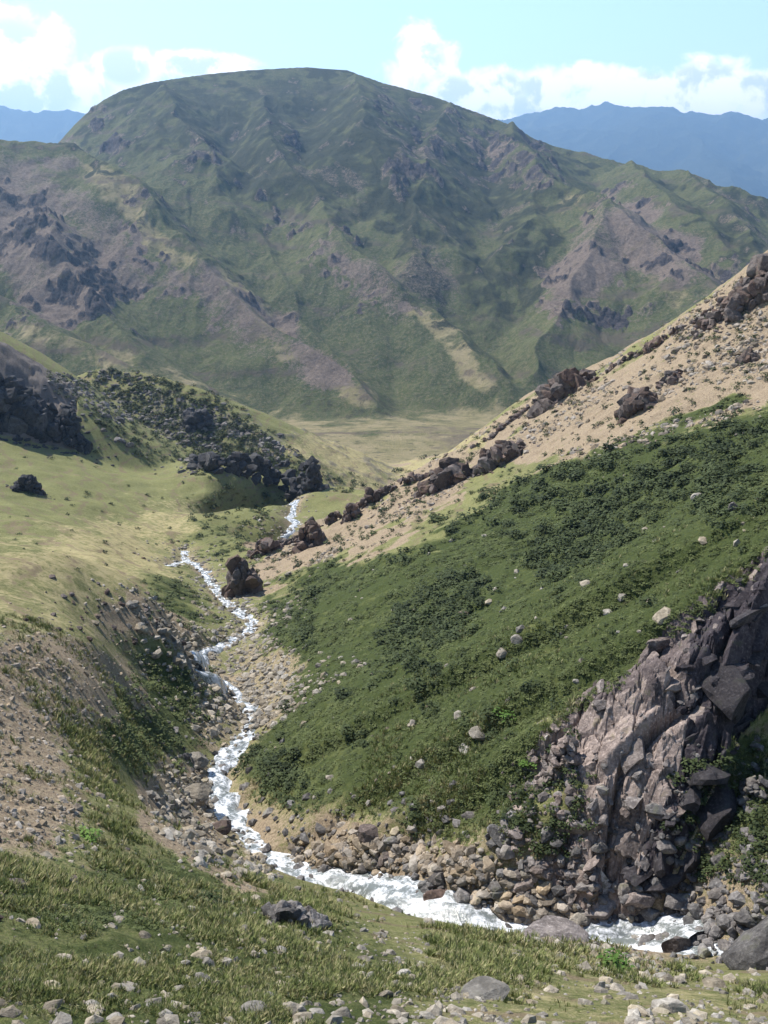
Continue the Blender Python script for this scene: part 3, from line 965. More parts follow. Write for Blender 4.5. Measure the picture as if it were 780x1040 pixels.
def pick(weight, n, g, jitter=True, space='px'):
    w = (weight * (AREA if space == 'px' else AREA_W)).ravel()
    c = np.cumsum(w)
    idx = np.searchsorted(c, g.uniform(0, c[-1], n))
    i, j = np.unravel_index(np.minimum(idx, w.size - 1), X1.shape)
    x, y = X1[i, j], Y1[i, j]
    if jitter:
        x = x + g.normal(0, 1, n) * R1[i, j] * 0.0015; y = y + g.normal(0, 1, n) * R1[i, j] * 0.0025
    return x, y, ground_z(x, y), i, j


def pxmask(poly, blur=6):
    return sample(poly_mask(poly, blur), px1, py1)


C = cov1
HOLES = 1.0

LANDMARKS = [
 (197, 812, 'the big tilted boulder'), (772, 985, 'the lower right edge boulder'), (648, 918, 'the pinkish boulder under the cliff'), (448, 915, 'the mossy island in the stream'),
 (566, 952, 'the brown slab'), (300, 928, 'the knobbly foreground outcrop'), (246, 586, 'the tall crag at the ridge foot'), (315, 541, 'the squat rock tower'), (377, 504, 'the twin knobs'),
 (452, 482, 'the ragged tan outcrop'), (506, 462, 'the jagged ridge tip outcrop'), (572, 390, 'the reddish double outcrop'), (647, 405, 'the rounded reddish outcrop'), (760, 363, 'the right edge outcrop'),
 (772, 285, 'the rocky crown'), (27, 490, 'the lone meadow crag'), (14, 402, 'the left edge crag'), (200, 424, 'the knoll hollow crag'), (292, 484, 'the long dark rock wall'),
 (555, 775, 'the pale leaning rocks'), (766, 800, 'the gully rocks'), (492, 1013, 'the bottom centre slab'), (88, 850, 'the bright cushion plant'), (258, 640, 'the upper stream bend'),
 (260, 727, 'the middle stream bend'), (418, 738, 'the lone white stone'), (515, 727, 'the bright green bush'), (708, 508, 'the pale stone tip'), (187, 560, 'the head of the stream'),
 (580, 500, 'the high end of the scrub'), (745, 455, 'the right edge scrub'), (480, 570, 'the open grass mid slope'), (690, 480, 'the wide high thicket'), (560, 560, 'the centre right thicket'),
 (120, 1030, 'the bottom left corner'), (60, 700, 'the left scree'), (70, 930, 'the left foreground turf'), (680, 640, 'the cliff top'), (640, 800, 'the cliff face'), (430, 640, 'the dark thicket mid slope'),
 (640, 540, 'the high slope thicket'), (160, 700, 'the left bank thicket'), (345, 850, 'the brown bank blocks'), (725, 1002, 'the angular pale stone'), (620, 985, 'the fresh green bush'), (212, 918, 'the dark leafy bush')]
ORD = ['largest', 'second largest', 'third largest', 'fourth largest', 'fifth largest', 'sixth largest', 'seventh largest', 'eighth largest', 'ninth largest', 'tenth largest', 'eleventh largest', 'twelfth largest', 'thirteenth largest', 'fourteenth largest', 'fifteenth largest', 'sixteenth largest', 'seventeenth largest', 'eighteenth largest', 'nineteenth largest', 'twentieth largest']


def single_out(items, what):
    """items: [(px, py, size)] -> a label each, told by size among those on one side of the nearest landmark"""
    bins = {}
    for k, (px, py, size) in enumerate(items):
        d = [(math.hypot(px - a, py - b), q) for q, (a, b, _) in enumerate(LANDMARKS)]
        q = min(d)[1]; a, b, nm = LANDMARKS[q]
        dx, dy = px - a, py - b
        side = ('right of' if dx > 0 else 'left of') if abs(dx) > abs(dy) else ('below' if dy > 0 else 'above')
        bins.setdefault((q, side, what[k]), []).append((-size, k))
    out = {}
    for (q, side, w), L in bins.items():
        for rank, (_, k) in enumerate(sorted(L)):
            out[k] = (ORD[rank] + ' ' if rank < len(ORD) else 'small ') + w + ' ' + side + ' ' + LANDMARKS[q][2]
    return out


# rock candidates: (zone weight, how many, smallest, largest size in m, material, group, label)
bank = np.exp(-((sd - 2.2) / 1.6) ** 2) * (sd < 90)
bank_far = np.exp(-((sd - 4.0) / 3.5) ** 2) * (R1 > 70) * (sd < 90)
fg = sstep(60, 40, R1) * (sd > 4) * (py1 > 850)
scree_left = pxmask([(-60,640),(40,630),(130,650),(170,700),(120,740),(90,850),(-60,870)], 14)
brow = pxmask([(60,590),(150,595),(200,650),(150,660),(40,640)], 10)
crest_z = pxmask([(240,600),(262,562),(345,520),(440,470),(500,430),(560,395),(640,355),(780,262),(780,408),(700,436),(600,462),(520,462),(400,540),(330,580)], 4)
slope_r = pxmask([(300,620),(480,520),(780,420),(780,560),(640,680),(540,760),(540,900),(330,840),(240,780)], 8)
delta = pxmask([(240,640),(290,650),(305,700),(262,745),(240,700)], 6)
bank_r = pxmask([(300,868),(330,848),(400,848),(470,862),(530,900),(580,928),(530,945),(480,905),(420,885),(330,885)], 6)
bank_l = pxmask([(165,780),(205,770),(212,830),(245,862),(300,885),(250,895),(190,870),(150,820)], 8)
under_cliff = pxmask([(520,780),(590,760),(600,900),(560,930),(520,900)], 10)
gully = pxmask([(690,780),(780,760),(800,945),(700,945)], 10)
knoll_z = pxmask([(50,385),(100,373),(160,376),(205,392),(245,418),(275,442),(310,470),(335,497),(255,470),(200,480),(150,465),(100,430)], 5)
slab_z = pxmask([(520,925),(560,920),(620,945),(680,975),(700,1000),(640,990),(560,960)], 8)
fg_right = pxmask([(330,930),(480,940),(780,1000),(800,1060),(420,1060)], 20)

ZONES = [
 ('stone', (bank * .6 + .9 * np.exp(-(sd / 1.2) ** 2)) * (R1 < 75), 1150, 0.10, 0.6, M_GREY, 'stones in the near stream bed', 'wet grey stone in the bed of the near white stream'),
 ('stone', bank_far * np.where(px1 < 195, .25, 1) + bank * (R1 > 75) + .7 * np.exp(-(sd / 1.0) ** 2) * (R1 > 75), 2100, 0.18, 0.8, M_PALE, 'pale stones along the upper stream', 'pale stone beside the winding far reach of the stream'),
 ('stone', (fg * 0.35 + fg * fg_right) * sstep(-.5, .3, fbm(X1, Y1, 4, 3, 402, .6)), 1900, 0.05, 0.30, M_PALE, 'stones in the foreground grass', 'pale weathered stone lying in the foreground grass'),
 ('stone', scree_left, 1900, 0.06, 0.28, M_TAN, 'scree on the left hillside', 'tan stone among the scree of the left hillside'),
 ('stone', brow + 0.15 * C['dry'] * (px1 < 200) * (py1 > 480), 90, 0.15, 0.6, M_BROWN, 'dark stones on the left brow', 'dark stone on the grassy brow of the left hill'),
 ('stone', crest_z * sstep(-.3, .4, fbm(X1, Y1, 9, 3, 401, .6)), 3400, 0.15, 0.9, M_TAN, 'stones on the bare right ridge', 'tan stone on the bare brown right ridge'),
 ('stone', slope_r, 110, 0.2, 0.8, M_PALE, 'stones on the green right slope', 'pale stone showing through the dark scrub of the right slope'),
 ('stone', delta, 420, 0.2, 0.8, M_PALE, 'stones on the gravel fan', 'pale stone on the gravel fan right of the stream bend'),
 ('stone', bank_r, 700, 0.12, 0.6, M_TAN, 'brown stones on the far bank', 'brown stone heaped on the far bank of the near stream'),
 ('stone', bank_l, 560, 0.12, 0.55, M_PALE, 'tan stones on the left bank', 'tan stone on the left bank near the big tilted boulder'),
 ('stone', under_cliff, 150, 0.15, 0.6, M_CLIFF, 'fallen stones left of the cliff', 'pale fallen stone in the scrub left of the cliff'),
 ('stone', gully, 190, 0.12, 0.5, M_GREY, 'stones in the shaded gully', 'grey stone in the shaded gully right of the cliff'),
 ('stone', knoll_z * sstep(-.3, .3, fbm(X1, Y1, 25, 4, 403, .6)), 1400, 0.5, 2.2, M_GREY, 'rocks on the dark knoll', 'grey rock on the stony knoll across the valley'),
 ('stone', slab_z, 170, 0.12, 0.5, M_PALE, 'stones on the near bank', 'flat tan stone on the near bank below the cliff'),
]
g = np.random.default_rng(21)
cand = []
for zi, (nm, wgt, n, lo, hi, mt_, grp, lab) in enumerate(ZONES):
    x, y, z, i, j = pick(wgt * HOLES if 'bed' not in grp else wgt, n, g)
    s_ = lo * (hi / lo) ** (g.uniform(0, 1, n) ** 1.9)
    z = z + lift(i, j)
    px_, py_ = to_px(x, y, z)
    rr = np.sqrt(x * x + y * y + z * z)
    for k in range(n):
        cand.append((s_[k] / rr[k] * F, zi, x[k], y[k], z[k], s_[k], 0 < px_[k] < 780 and py_[k] < 1035))
order = sorted(range(len(cand)), key=lambda q: -cand[q][0] * cand[q][6])
single = set(order[:285])
shared = {}
sq_ = sorted(single)
WHAT = ['wet grey stone', 'pale streamside stone', 'pale stone', 'tan scree stone', 'dark brow stone', 'tan ridge stone', 'pale slope stone', 'pale fan stone', 'brown bank stone', 'tan bank stone', 'pale fallen stone', 'grey gully stone', 'grey knoll rock', 'flat tan stone']
pp = [to_px(cand[q][2], cand[q][3], cand[q][4]) for q in sq_]
LB = single_out([(float(pp[k][0]), float(pp[k][1]), cand[q][0]) for k, q in enumerate(sq_)], [WHAT[cand[q][1]] for q in sq_])
LB = {q: LB[k] for k, q in enumerate(sq_)}
for q in sorted(single):
    size, zi, x, y, z, s_, _ = cand[q]
    nm, _, _, _, _, mt_, grp, lab = ZONES[zi]
    v = int(g.integers(0, len(ROCKS)))
    if (v, zi) not in shared:
        me = merged('stone', [ROCKS[v]], np.zeros((1, 3)), np.ones(1), np.eye(3)[None], mt_)
        shared[(v, zi)] = me
    put('stone', shared[(v, zi)], LB[q], 'stone', grp, None, (x, y, z - s_ * 0.12), (g.normal(0, .25), g.normal(0, .25), g.uniform(0, 6.28)), (s_ * g.uniform(.8, 1.3), s_, s_ * g.uniform(.75, 1.15)))
STUFF_NAMES = {}
for zi, (nm, wgt, n, lo, hi, mt_, grp, lab) in enumerate(ZONES):
    rest = [cand[q] for q in range(len(cand)) if cand[q][1] == zi and q not in single]
    STUFF_NAMES.setdefault(mt_.name, []).extend(rest)
mats = {m.name: m for m in (M_PALE, M_GREY, M_BROWN, M_DARK, M_CLIFF, M_TAN)}
LOW = [rock_shape(300 + i, 1, 6, 0.05, (1, 0.8, 0.62)) for i in range(10)]
for mn, rest in STUFF_NAMES.items():
    A = np.array([r_[2:6] for r_ in rest])
    n = len(A)
    sc_ = A[:, 3:4] * g.uniform(.7, 1.3, (n, 3))
    me = merged('loose_stones', LOW if len(LOW) else ROCKS, A[:, :3] + np.array([0, 0, 1]) * A[:, 3:4] * -0.1, sc_, rot_rand(g, n, .3), mats[mn], g.uniform(0, 1, n))
    o = put('loose_stones', me, None, None, None, 'stuff')


# ------------------------------------------------------------------ named crags and boulders
RUBBLE = []
def crag_(name, label, px, py, wpx, hpx, mat, n=26, seed=0, lean=0.0, elong=1.0, cat='rock outcrop', sub=3, bury=0.3, blocky=(0.28, 0.55), depth=None):
    """an outcrop: blocks wedged together on the ground where it is seen"""
    g = np.random.default_rng(seed + 500)
    x, y = hit(px, py + hpx * 0.35)
    z = float(ground_z(x, y))
    rr = math.sqrt(x * x + y * y + z * z)
    w = wpx / F * rr * 0.5; h = hpx / F * rr
    dpt = (w if depth is None else depth * w)
    az = math.atan2(x, y)
    P, S = [], []
    for k in range(n):
        u = g.uniform(-1, 1); v = g.uniform(-1, 1); t = g.uniform(0, 1) ** 1.2
        prof = max(0.05, 1 - abs(u) ** 2.2 * 0.8 - 0.25 * abs(v))
        lx = u * w * 0.8 + lean * t * h; ly = v * dpt * 0.6; lz = h * prof * t * 0.75
        gx = x + lx * math.cos(az) + ly * math.sin(az); gy = y - lx * math.sin(az) + ly * math.cos(az)
        gz = float(ground_z(gx, gy))
        P.append((gx - x, gy - y, gz - z + lz - bury * h * 0.2)); S.append(g.uniform(*blocky) * min(w, h * 0.9) * np.array([g.uniform(.8, 1.25), g.uniform(.7, 1.1), g.uniform(.7, 1.4) * elong]))
    for k in range(n // 2):        # rubble round the foot
        a = g.uniform(0, 6.28); q = g.uniform(.75, 1.6)
        gx = x + math.cos(a) * w * q; gy = y + math.sin(a) * dpt * q
        RUBBLE.append((gx, gy, float(ground_z(gx, gy)), g.uniform(.04, .13) * w, mat.name))
    n = len(P)
    vs = [rock_shape(seed * 31 + q, sub, 12, 0.16, (1, .85, .8), (0.45, 0.9), .6) for q in range(8)]
    me = merged(name, vs, np.array(P), np.array(S), rot_rand(g, n, .25), mat, g.uniform(0, .5, n), seed=seed)
    return put(name, me, label, cat, None, None, (x, y, z))


def boulder(label, px, py, wpx, sq, mat, seed, rz=0, tilt=(0, 0), sink=0.25, cuts=9, name='boulder'):
    x, y = hit(px, py)
    z = float(ground_z(x, y))
    rr = math.sqrt(x * x + y * y + z * z)
    s_ = wpx / F * rr * 0.5
    v = rock_shape(seed, 4, cuts, 0.09, sq, (0.5, 0.85))
    me = merged(name, [v], np.zeros((1, 3)), np.ones(1) * s_, np.eye(3)[None], mat)
    return put(name, me, label, 'boulder', None, None, (x, y, z + s_ * sq[2] * (1 - 2 * sink)), (tilt[0], tilt[1], rz))


def crag(name, label, px, py, wpx, hpx, mat, n=26, seed=0, blocky=(.3, .55), **kw):
    b_ = (blocky[0] * .38, blocky[1] * .72)
    hpx *= .92; n *= 1.25
    return crag_(name, label, px, py, wpx, hpx, mat, int(n * 3.2), seed, blocky=b_, sub=2 if wpx < 40 else 3, **kw)


boulder('big flat topped tan boulder tilted beside the bend of the stream', 197, 812, 42, (1, .75, .6), M_PALE, 11, 0.3, (-.2, .15))
boulder('large grey boulder at the lower right edge above the stream', 772, 985, 80, (1, .8, .8), M_GREY, 12, 0.5, (.1, -.35), 0.2)
boulder('rounded pinkish boulder wedged under the foot of the cliff', 648, 918, 32, (1, .7, .62), M_CLIFF, 13, 0.1, (0, -.2))
boulder('dark rounded boulder in shadow right of the pinkish one under the cliff', 684, 917, 30, (1, .7, .6), M_GREY, 14, 1.1)
boulder('mossy dark boulder splitting the white water of the lower stream', 688, 966, 30, (1, .8, .8), M_BROWN, 15, 0.4)
boulder('mossy green brown boulder below the big tilted boulder', 222, 845, 26, (1, .8, .6), M_BROWN, 16, 0.2)
boulder('pale flat rock on the right bank across from the lower right boulder', 757, 936, 26, (1, .7, .5), M_GREY, 17)
boulder('dark mossy rock island in the near stream', 448, 915, 34, (1, .7, .5), M_BROWN, 18)
boulder('dark block at the top edge of the near white water', 392, 876, 20, (1, .8, .8), M_BROWN, 19)
boulder('broad smooth brown slab between the two falls of the near stream', 560, 952, 76, (1, .7, .2), M_CLIFF, 20, 0.2, (.08, .16), .5, 6)
boulder('round tan stone resting on the brown slab by the stream', 586, 940, 22, (1, .8, .6), M_PALE, 21, sink=0.0)
boulder('pale rounded block above the tilted boulder on the left bank', 200, 778, 24, (1, .8, .7), M_PALE, 22)
boulder('pale yellow stone low in the right foreground grass', 680, 1027, 32, (1, .8, .5), M_PALE, 23)
boulder('angular pale stone on the near bank left of the lower right boulder', 725, 1002, 20, (1, .8, .5), M_PALE, 24)
boulder('pale stone tip standing out of the scrub high on the right slope', 708, 508, 13, (1, .6, .8), M_PALE, 25)
boulder('darker leaning stone in scrub just right of the pale tip', 745, 520, 14, (.8, .6, 1), M_GREY, 26)
boulder('lone white stone in the middle of the dark green slope', 418, 738, 12, (1, .6, .5), M_PALE, 27)
boulder('brown block heaped on the far bank above the near stream', 372, 850, 26, (1, .8, .7), M_BROWN, 28)
boulder('flat pale slab at the bottom centre of the foreground', 492, 1013, 56, (1, .7, .35), M_PALE, 29, 0.6, sink=.4)
boulder('small pale slab left of the bottom centre slab', 258, 1028, 26, (1, .7, .45), M_PALE, 30)

crag('rock_outcrop', 'grey knobbly outcrop rising from the foreground grass', 300, 928, 56, 30, M_GREY, 14, 1, blocky=(.4, .8))
crag('rock_outcrop', 'tall dark crag at the foot of the brown ridge by the stream', 246, 586, 34, 50, M_BROWN, 22, 2, elong=1.6, depth=.8, blocky=(.4, .8))
crag('rock_outcrop', 'low dark crag just above the crag at the ridge foot', 272, 553, 32, 22, M_BROWN, 14, 3, blocky=(.4, .8))
crag('rock_outcrop', 'squat dark rock tower on the lower brown ridge', 315, 541, 30, 40, M_BROWN, 16, 4, elong=1.3, blocky=(.45, .85))
crag('rock_outcrop', 'small dark rock tower left of the twin knobs on the ridge', 357, 518, 18, 26, M_BROWN, 12, 5, elong=1.4, blocky=(.45, .85))
crag('rock_outcrop', 'dark twin knobs near the middle of the brown ridge', 377, 504, 22, 18, M_BROWN, 10, 6, blocky=(.45, .85))
crag('rock_outcrop', 'ragged tan and dark outcrop where the scrub meets the ridge', 452, 482, 60, 32, M_BROWN, 26, 7)
crag('rock_outcrop', 'jagged dark outcrop at the tip of the bare upper ridge', 506, 462, 56, 34, M_BROWN, 26, 8)
crag('rock_outcrop', 'reddish double outcrop on the ridge skyline', 572, 390, 56, 28, M_BROWN, 18, 9, blocky=(.45, .85))
crag('rock_outcrop', 'rounded reddish outcrop in the middle of the bare slope', 647, 405, 34, 30, M_BROWN, 16, 10, blocky=(.45, .9))
crag('rock_outcrop', 'small brown outcrop high on the bare slope', 680, 384, 22, 14, M_BROWN, 10, 11, blocky=(.45, .9))
crag('rock_outcrop', 'dark small outcrop near the right edge of the bare slope', 760, 363, 20, 14, M_BROWN, 9, 12, blocky=(.45, .9))
crag('rock_outcrop', 'brown rocky crown on the skyline at the right edge', 772, 285, 60, 46, M_BROWN, 30, 13, blocky=(.3, .6))
crag('rock_outcrop', 'low stony lumps on the skyline left of the rocky crown', 728, 316, 44, 20, M_BROWN, 18, 14)
crag('rock_outcrop', 'small dark skyline rock between the double outcrop and the crown', 664, 349, 18, 14, M_BROWN, 8, 15, blocky=(.45, .9))
crag('rock_outcrop', 'dark crag filling the left edge of the valley', 6, 405, 84, 56, M_DARK, 60, 16, blocky=(.2, .42), depth=.5)
crag('rock_outcrop', 'thin line of dark rocks trailing down from the left edge crag', 62, 425, 60, 26, M_DARK, 22, 17, blocky=(.25, .5))
crag('rock_outcrop', 'small dark crag alone in the left meadow', 28, 491, 32, 24, M_DARK, 22, 18, blocky=(.3, .5), depth=.5)
def rock_band(label, line, tall, size, mat, n, seed, back=0.5):
    """a long low cliff or broken crest: blocks stacked along a line on the ground"""
    g = np.random.default_rng(seed)
    L = resample(np.array([hit(*p) for p in line]), .5)
    mid = L[len(L) // 2]; z0_ = float(ground_z(*mid))
    P, S = [], []
    for k in range(n):
        f = g.uniform(0, 1); q = L[int(f * (len(L) - 1))]
        prof = tall * (math.sin(math.pi * min(max(f, .04), .96)) ** .5) * (0.55 + .9 * (float(vnoise(np.array([f * 9.0]), np.array([0.5]), seed)[0]) * .5 + .5))
        t = g.uniform(0, 1) ** 1.1
        r_ = math.hypot(*q); d = q / r_
        gx, gy = q + d * (t * prof * back + g.uniform(-.2, 1) * size[0])
        P.append((gx - mid[0], gy - mid[1], max(float(ground_z(gx, gy)), float(ground_z(*q)) + t * prof * .85) - z0_))
        S.append(g.uniform(*size) * np.array([g.uniform(.8, 1.4), g.uniform(.7, 1.1), g.uniform(.7, 1.2)]))
    vs = [rock_shape(seed * 31 + q, 2, 12, 0.20, (1, .85, .85), (0.45, 0.9), .6) for q in range(8)]
    me = merged('rock_outcrop', vs, np.array(P), np.array(S), rot_rand(g, n, .25), mat, g.uniform(0, .5, n), seed=seed)
    put('rock_outcrop', me, label, 'rock outcrop', None, None, (mid[0], mid[1], z0_))


rock_band('long dark shadowed rock wall along the foot of the stony knoll', [(196,474),(215,481),(240,483),(262,489),(290,499),(318,500),(328,497)], 9.5, (1.2, 3.0), M_DARK, 190, 19)
rock_band('broken brown rock crest running up the lower ridge from the tall crag', [(255,566),(285,554),(318,542),(350,524),(385,505),(425,488),(455,474)], 1.7, (.3, 1.1), M_BROWN, 210, 33)
rock_band('line of small brown rocks along the middle skyline of the bare ridge', [(480,455),(505,440),(530,420),(552,404)], 1.0, (.2, .8), M_BROWN, 80, 34)
rock_band('string of small brown rocks on the skyline below the rocky crown', [(600,388),(640,364),(675,346),(700,331),(735,305)], 1.0, (.2, .75), M_BROWN, 90, 35)
crag('rock_outcrop', 'dark hollow crag high on the front of the knoll', 200, 424, 30, 20, M_DARK, 14, 21, blocky=(.4, .7))
crag('rock_outcrop', 'pale leaning rocks at the left foot of the cliff', 555, 775, 36, 50, M_CLIFF, 26, 22, blocky=(.3, .55), lean=.3)
crag('rock_outcrop', 'grey rocks half hidden in the gully at the right edge', 766, 800, 34, 30, M_GREY, 12, 23, blocky=(.3, .6))

for mt_ in (M_BROWN, M_DARK, M_GREY, M_CLIFF):
    A = np.array([q[:4] for q in RUBBLE if q[4] == mt_.name])
    if len(A):
        n = len(A)
        put('crag_rubble', merged('crag_rubble', LOW, A[:, :3], A[:, 3:4] * np.array([1, .8, .6]), rot_rand(g, n, .3), mt_, g.uniform(0, 1, n)), kind='stuff')

# ---- the cliff: slabs and blocks stacked along its left flank and down its right wall, whose shade is painted into the stone
g = np.random.default_rng(5)
cl_lit = pxmask([(540,775),(560,735),(602,702),(640,690),(680,640),(728,600),(795,545),(800,600),(745,640),(724,700),(712,758),(696,804),(674,842),(642,892),(610,925),(575,925),(565,880),(590,830),(600,790),(570,790)], 2) * (R1 < 75)
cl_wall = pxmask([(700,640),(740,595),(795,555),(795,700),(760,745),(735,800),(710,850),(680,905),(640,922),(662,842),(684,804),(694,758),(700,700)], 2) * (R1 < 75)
P, S, Rr, Tn = [], [], [], []
ridge_dir = math.atan2(1.05, 1.0)
SECT = []
for (wgt, n, lo, hi, back) in ((cl_lit, 90, .12, .5, 0.15), (cl_lit, 26, .6, 1.3, 0.7), (cl_wall, 60, .2, 0.7, 0.25), (cl_wall, 40, 0.9, 1.9, 0.85)):
    x, y, z, i, j = pick(wgt, n, g)
    s_ = lo * (hi / lo) ** (g.uniform(0, 1, n) ** 1.6)
    P.append(np.stack([x, y, z - back * s_], 1))
    S.append(np.stack([s_ * g.uniform(1.0, 1.7, n), s_ * g.uniform(.6, .95, n), s_ * g.uniform(.4, .75, n)], 1))
    a = ridge_dir + g.normal(0, .3, n); t = g.normal(-0.55, .25, n); p = g.normal(-0.35, .25, n)
    A = rot_z(a)
    c_, s2 = np.cos(t), np.sin(t); zz = np.zeros(n); oo = zz + 1
    B = np.stack([np.stack([oo, zz, zz], -1), np.stack([zz, c_, -s2], -1), np.stack([zz, s2, c_], -1)], -2)
    c_, s2 = np.cos(p), np.sin(p)
    D = np.stack([np.stack([c_, zz, s2], -1), np.stack([zz, oo, zz], -1), np.stack([-s2, zz, c_], -1)], -2)
    Rr.append(A @ B @ D); Tn.append(g.uniform(0, .6, n)); SECT.append(np.full(n, 0 if wgt is cl_lit else 1))
P = np.concatenate(P); S = np.concatenate(S); Rr = np.concatenate(Rr); Tn = np.concatenate(Tn); SECT = np.concatenate(SECT)
cv = [rock_shape(700 + q, 3, 13, 0.09, (1, 1, .9), (.42, .85), .75) for q in range(12)]
cliff = grid_mesh('rock_cliff', X1, Y1, Z1, cov1, M_CLIFF, False, keep=is_cliff)
del cliff['kind']
cliff['label'] = 'tall slanting cliff of pale slabs with a dark shadowed right wall above the stream'; cliff['category'] = 'cliff'
cliff.data.materials.append(M_WALL_SHADE)  # wall faces take the colour darkened to stand for shade
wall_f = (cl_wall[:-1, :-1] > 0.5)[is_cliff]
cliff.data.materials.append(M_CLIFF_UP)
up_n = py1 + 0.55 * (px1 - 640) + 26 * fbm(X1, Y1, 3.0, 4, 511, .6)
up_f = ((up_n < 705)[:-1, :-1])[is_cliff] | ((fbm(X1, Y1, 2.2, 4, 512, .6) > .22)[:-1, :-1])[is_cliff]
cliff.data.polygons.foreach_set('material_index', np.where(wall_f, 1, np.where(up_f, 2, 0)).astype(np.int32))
for k, (nm_, mt_) in enumerate((('loose_blocks', M_CLIFF), ('shadowed_blocks', M_WALL_SHADE))):
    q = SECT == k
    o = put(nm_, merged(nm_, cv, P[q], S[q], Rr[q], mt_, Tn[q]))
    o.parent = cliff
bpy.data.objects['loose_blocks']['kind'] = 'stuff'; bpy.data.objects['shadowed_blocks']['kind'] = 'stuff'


# ------------------------------------------------------------------ shrubs
def leaf_clump(seed, n, leaf=0.16, flat=0.62):
    g = np.random.default_rng(seed)
    V, Fq = [], []
    lobes = [(g.uniform(-.45, .45), g.uniform(-.45, .45), g.uniform(0, .3), g.uniform(.45, .75)) for _ in range(5)]
    for k in range(n):
        lx, ly, lz, lr = lobes[k % 5]
        d = g.normal(size=3); d /= np.linalg.norm(d); d[2] = abs(d[2]) * 1.0 - 0.1
        rad = lr * g.uniform(.55, 1.05)
        c = np.array([lx, ly, lz]) + d * rad
        c[2] = max(c[2], 0) * flat / .62 * .8
        nrm = d * .6 + np.array([0, 0, .9]) + g.normal(0, .35, 3); nrm /= np.linalg.norm(nrm)
        u = np.cross(nrm, g.normal(size=3)); u /= np.linalg.norm(u); w = np.cross(nrm, u)
        s = leaf * g.uniform(.6, 1.3)
        b0 = len(V)
        V += [c - u * s, c + w * s * .7, c + u * s, c - w * s * .7]
        Fq.append([b0, b0 + 1, b0 + 2, b0 + 3])
    return np.array(V), np.array(Fq)


def leaf_material(name, a, b):
    m, N, P = principled(name)
    at = N.n('ShaderNodeAttribute', attribute_name='tint')
    oi = N.n('ShaderNodeObjectInfo')
    t = N.m('FRACT', N.m('ADD', at.outputs['Fac'], oi.outputs['Random']))
    gp = N.n('ShaderNodeNewGeometry')
    n1 = N.noise(gp.outputs['Position'], 0.35, 4, 0.6)
    n2 = N.noise(gp.outputs['Position'], 6, 3, 0.7)
    f = N.ramp(N.m('ADD', N.m('ADD', N.m('MULTIPLY', t, .4), N.m('MULTIPLY', n1, .5)), N.m('MULTIPLY', n2, .3)), 0.3, 0.85)
    N.link(N.mix(f, a, b), P.inputs['Base Color'])
    P.inputs['Roughness'].default_value = 0.75
    P.inputs['Specular IOR Level'].default_value = 0.15
    return m


M_SCRUB = leaf_material('scrub leaves', (0.036, 0.049, 0.017), (0.104, 0.124, 0.043))
M_BUSH = leaf_material('bush leaves', (0.020, 0.030, 0.011), (0.056, 0.073, 0.026))
M_BRIGHT = leaf_material('fresh leaves', (0.05, 0.10, 0.018), (0.12, 0.20, 0.04))
SMALL = [leaf_clump(40 + k, 46, 0.17) for k in range(8)]
BIG = [leaf_clump(60 + k, 150, 0.13) for k in range(8)]

g = np.random.default_rng(31)
clumps = fbm(X1, Y1, 22, 4, 201, 0.6)
fineclump = fbm(X1, Y1, 6, 3, 203, 0.6)
dark_patches = np.maximum.reduce([pxmask(q, 9) for q in (
  [(395,640),(440,600),(480,580),(500,600),(470,640),(440,680),(400,690),(380,670)],
  [(540,560),(600,500),(660,480),(700,450),(780,420),(780,450),(700,500),(650,540),(590,590),(550,600)],
  [(380,560),(480,500),(560,475),(640,460),(700,440),(780,412),(780,425),(640,480),(520,510),(420,560)],
  [(228,790),(240,760),(300,770),(330,840),(270,820)],
  [(690,470),(770,470),(790,520),(700,530)])])
slope_scrub = C['scrub'] * (C['rock'] < .4) * (R1 < 330) * (sd > 2)
w_small = slope_scrub * sstep(-.5, .5, fineclump + .3) * (py1 < 945)
x, y, z, i, j = pick(w_small, 9500, g)
rr = np.hypot(np.hypot(x, y), z)
s_ = np.clip(rr * g.uniform(2.5, 7, 9500) / F, .15, 1.0)
me = merged('low_scrub', SMALL, np.stack([x, y, z - .12 * s_], 1), np.stack([s_, s_, s_ * g.uniform(.3, .8, 9500)], 1), rot_rand(g, 9500, .2), M_SCRUB, g.uniform(0, 1, 9500))
put('low_scrub', me, kind='stuff')

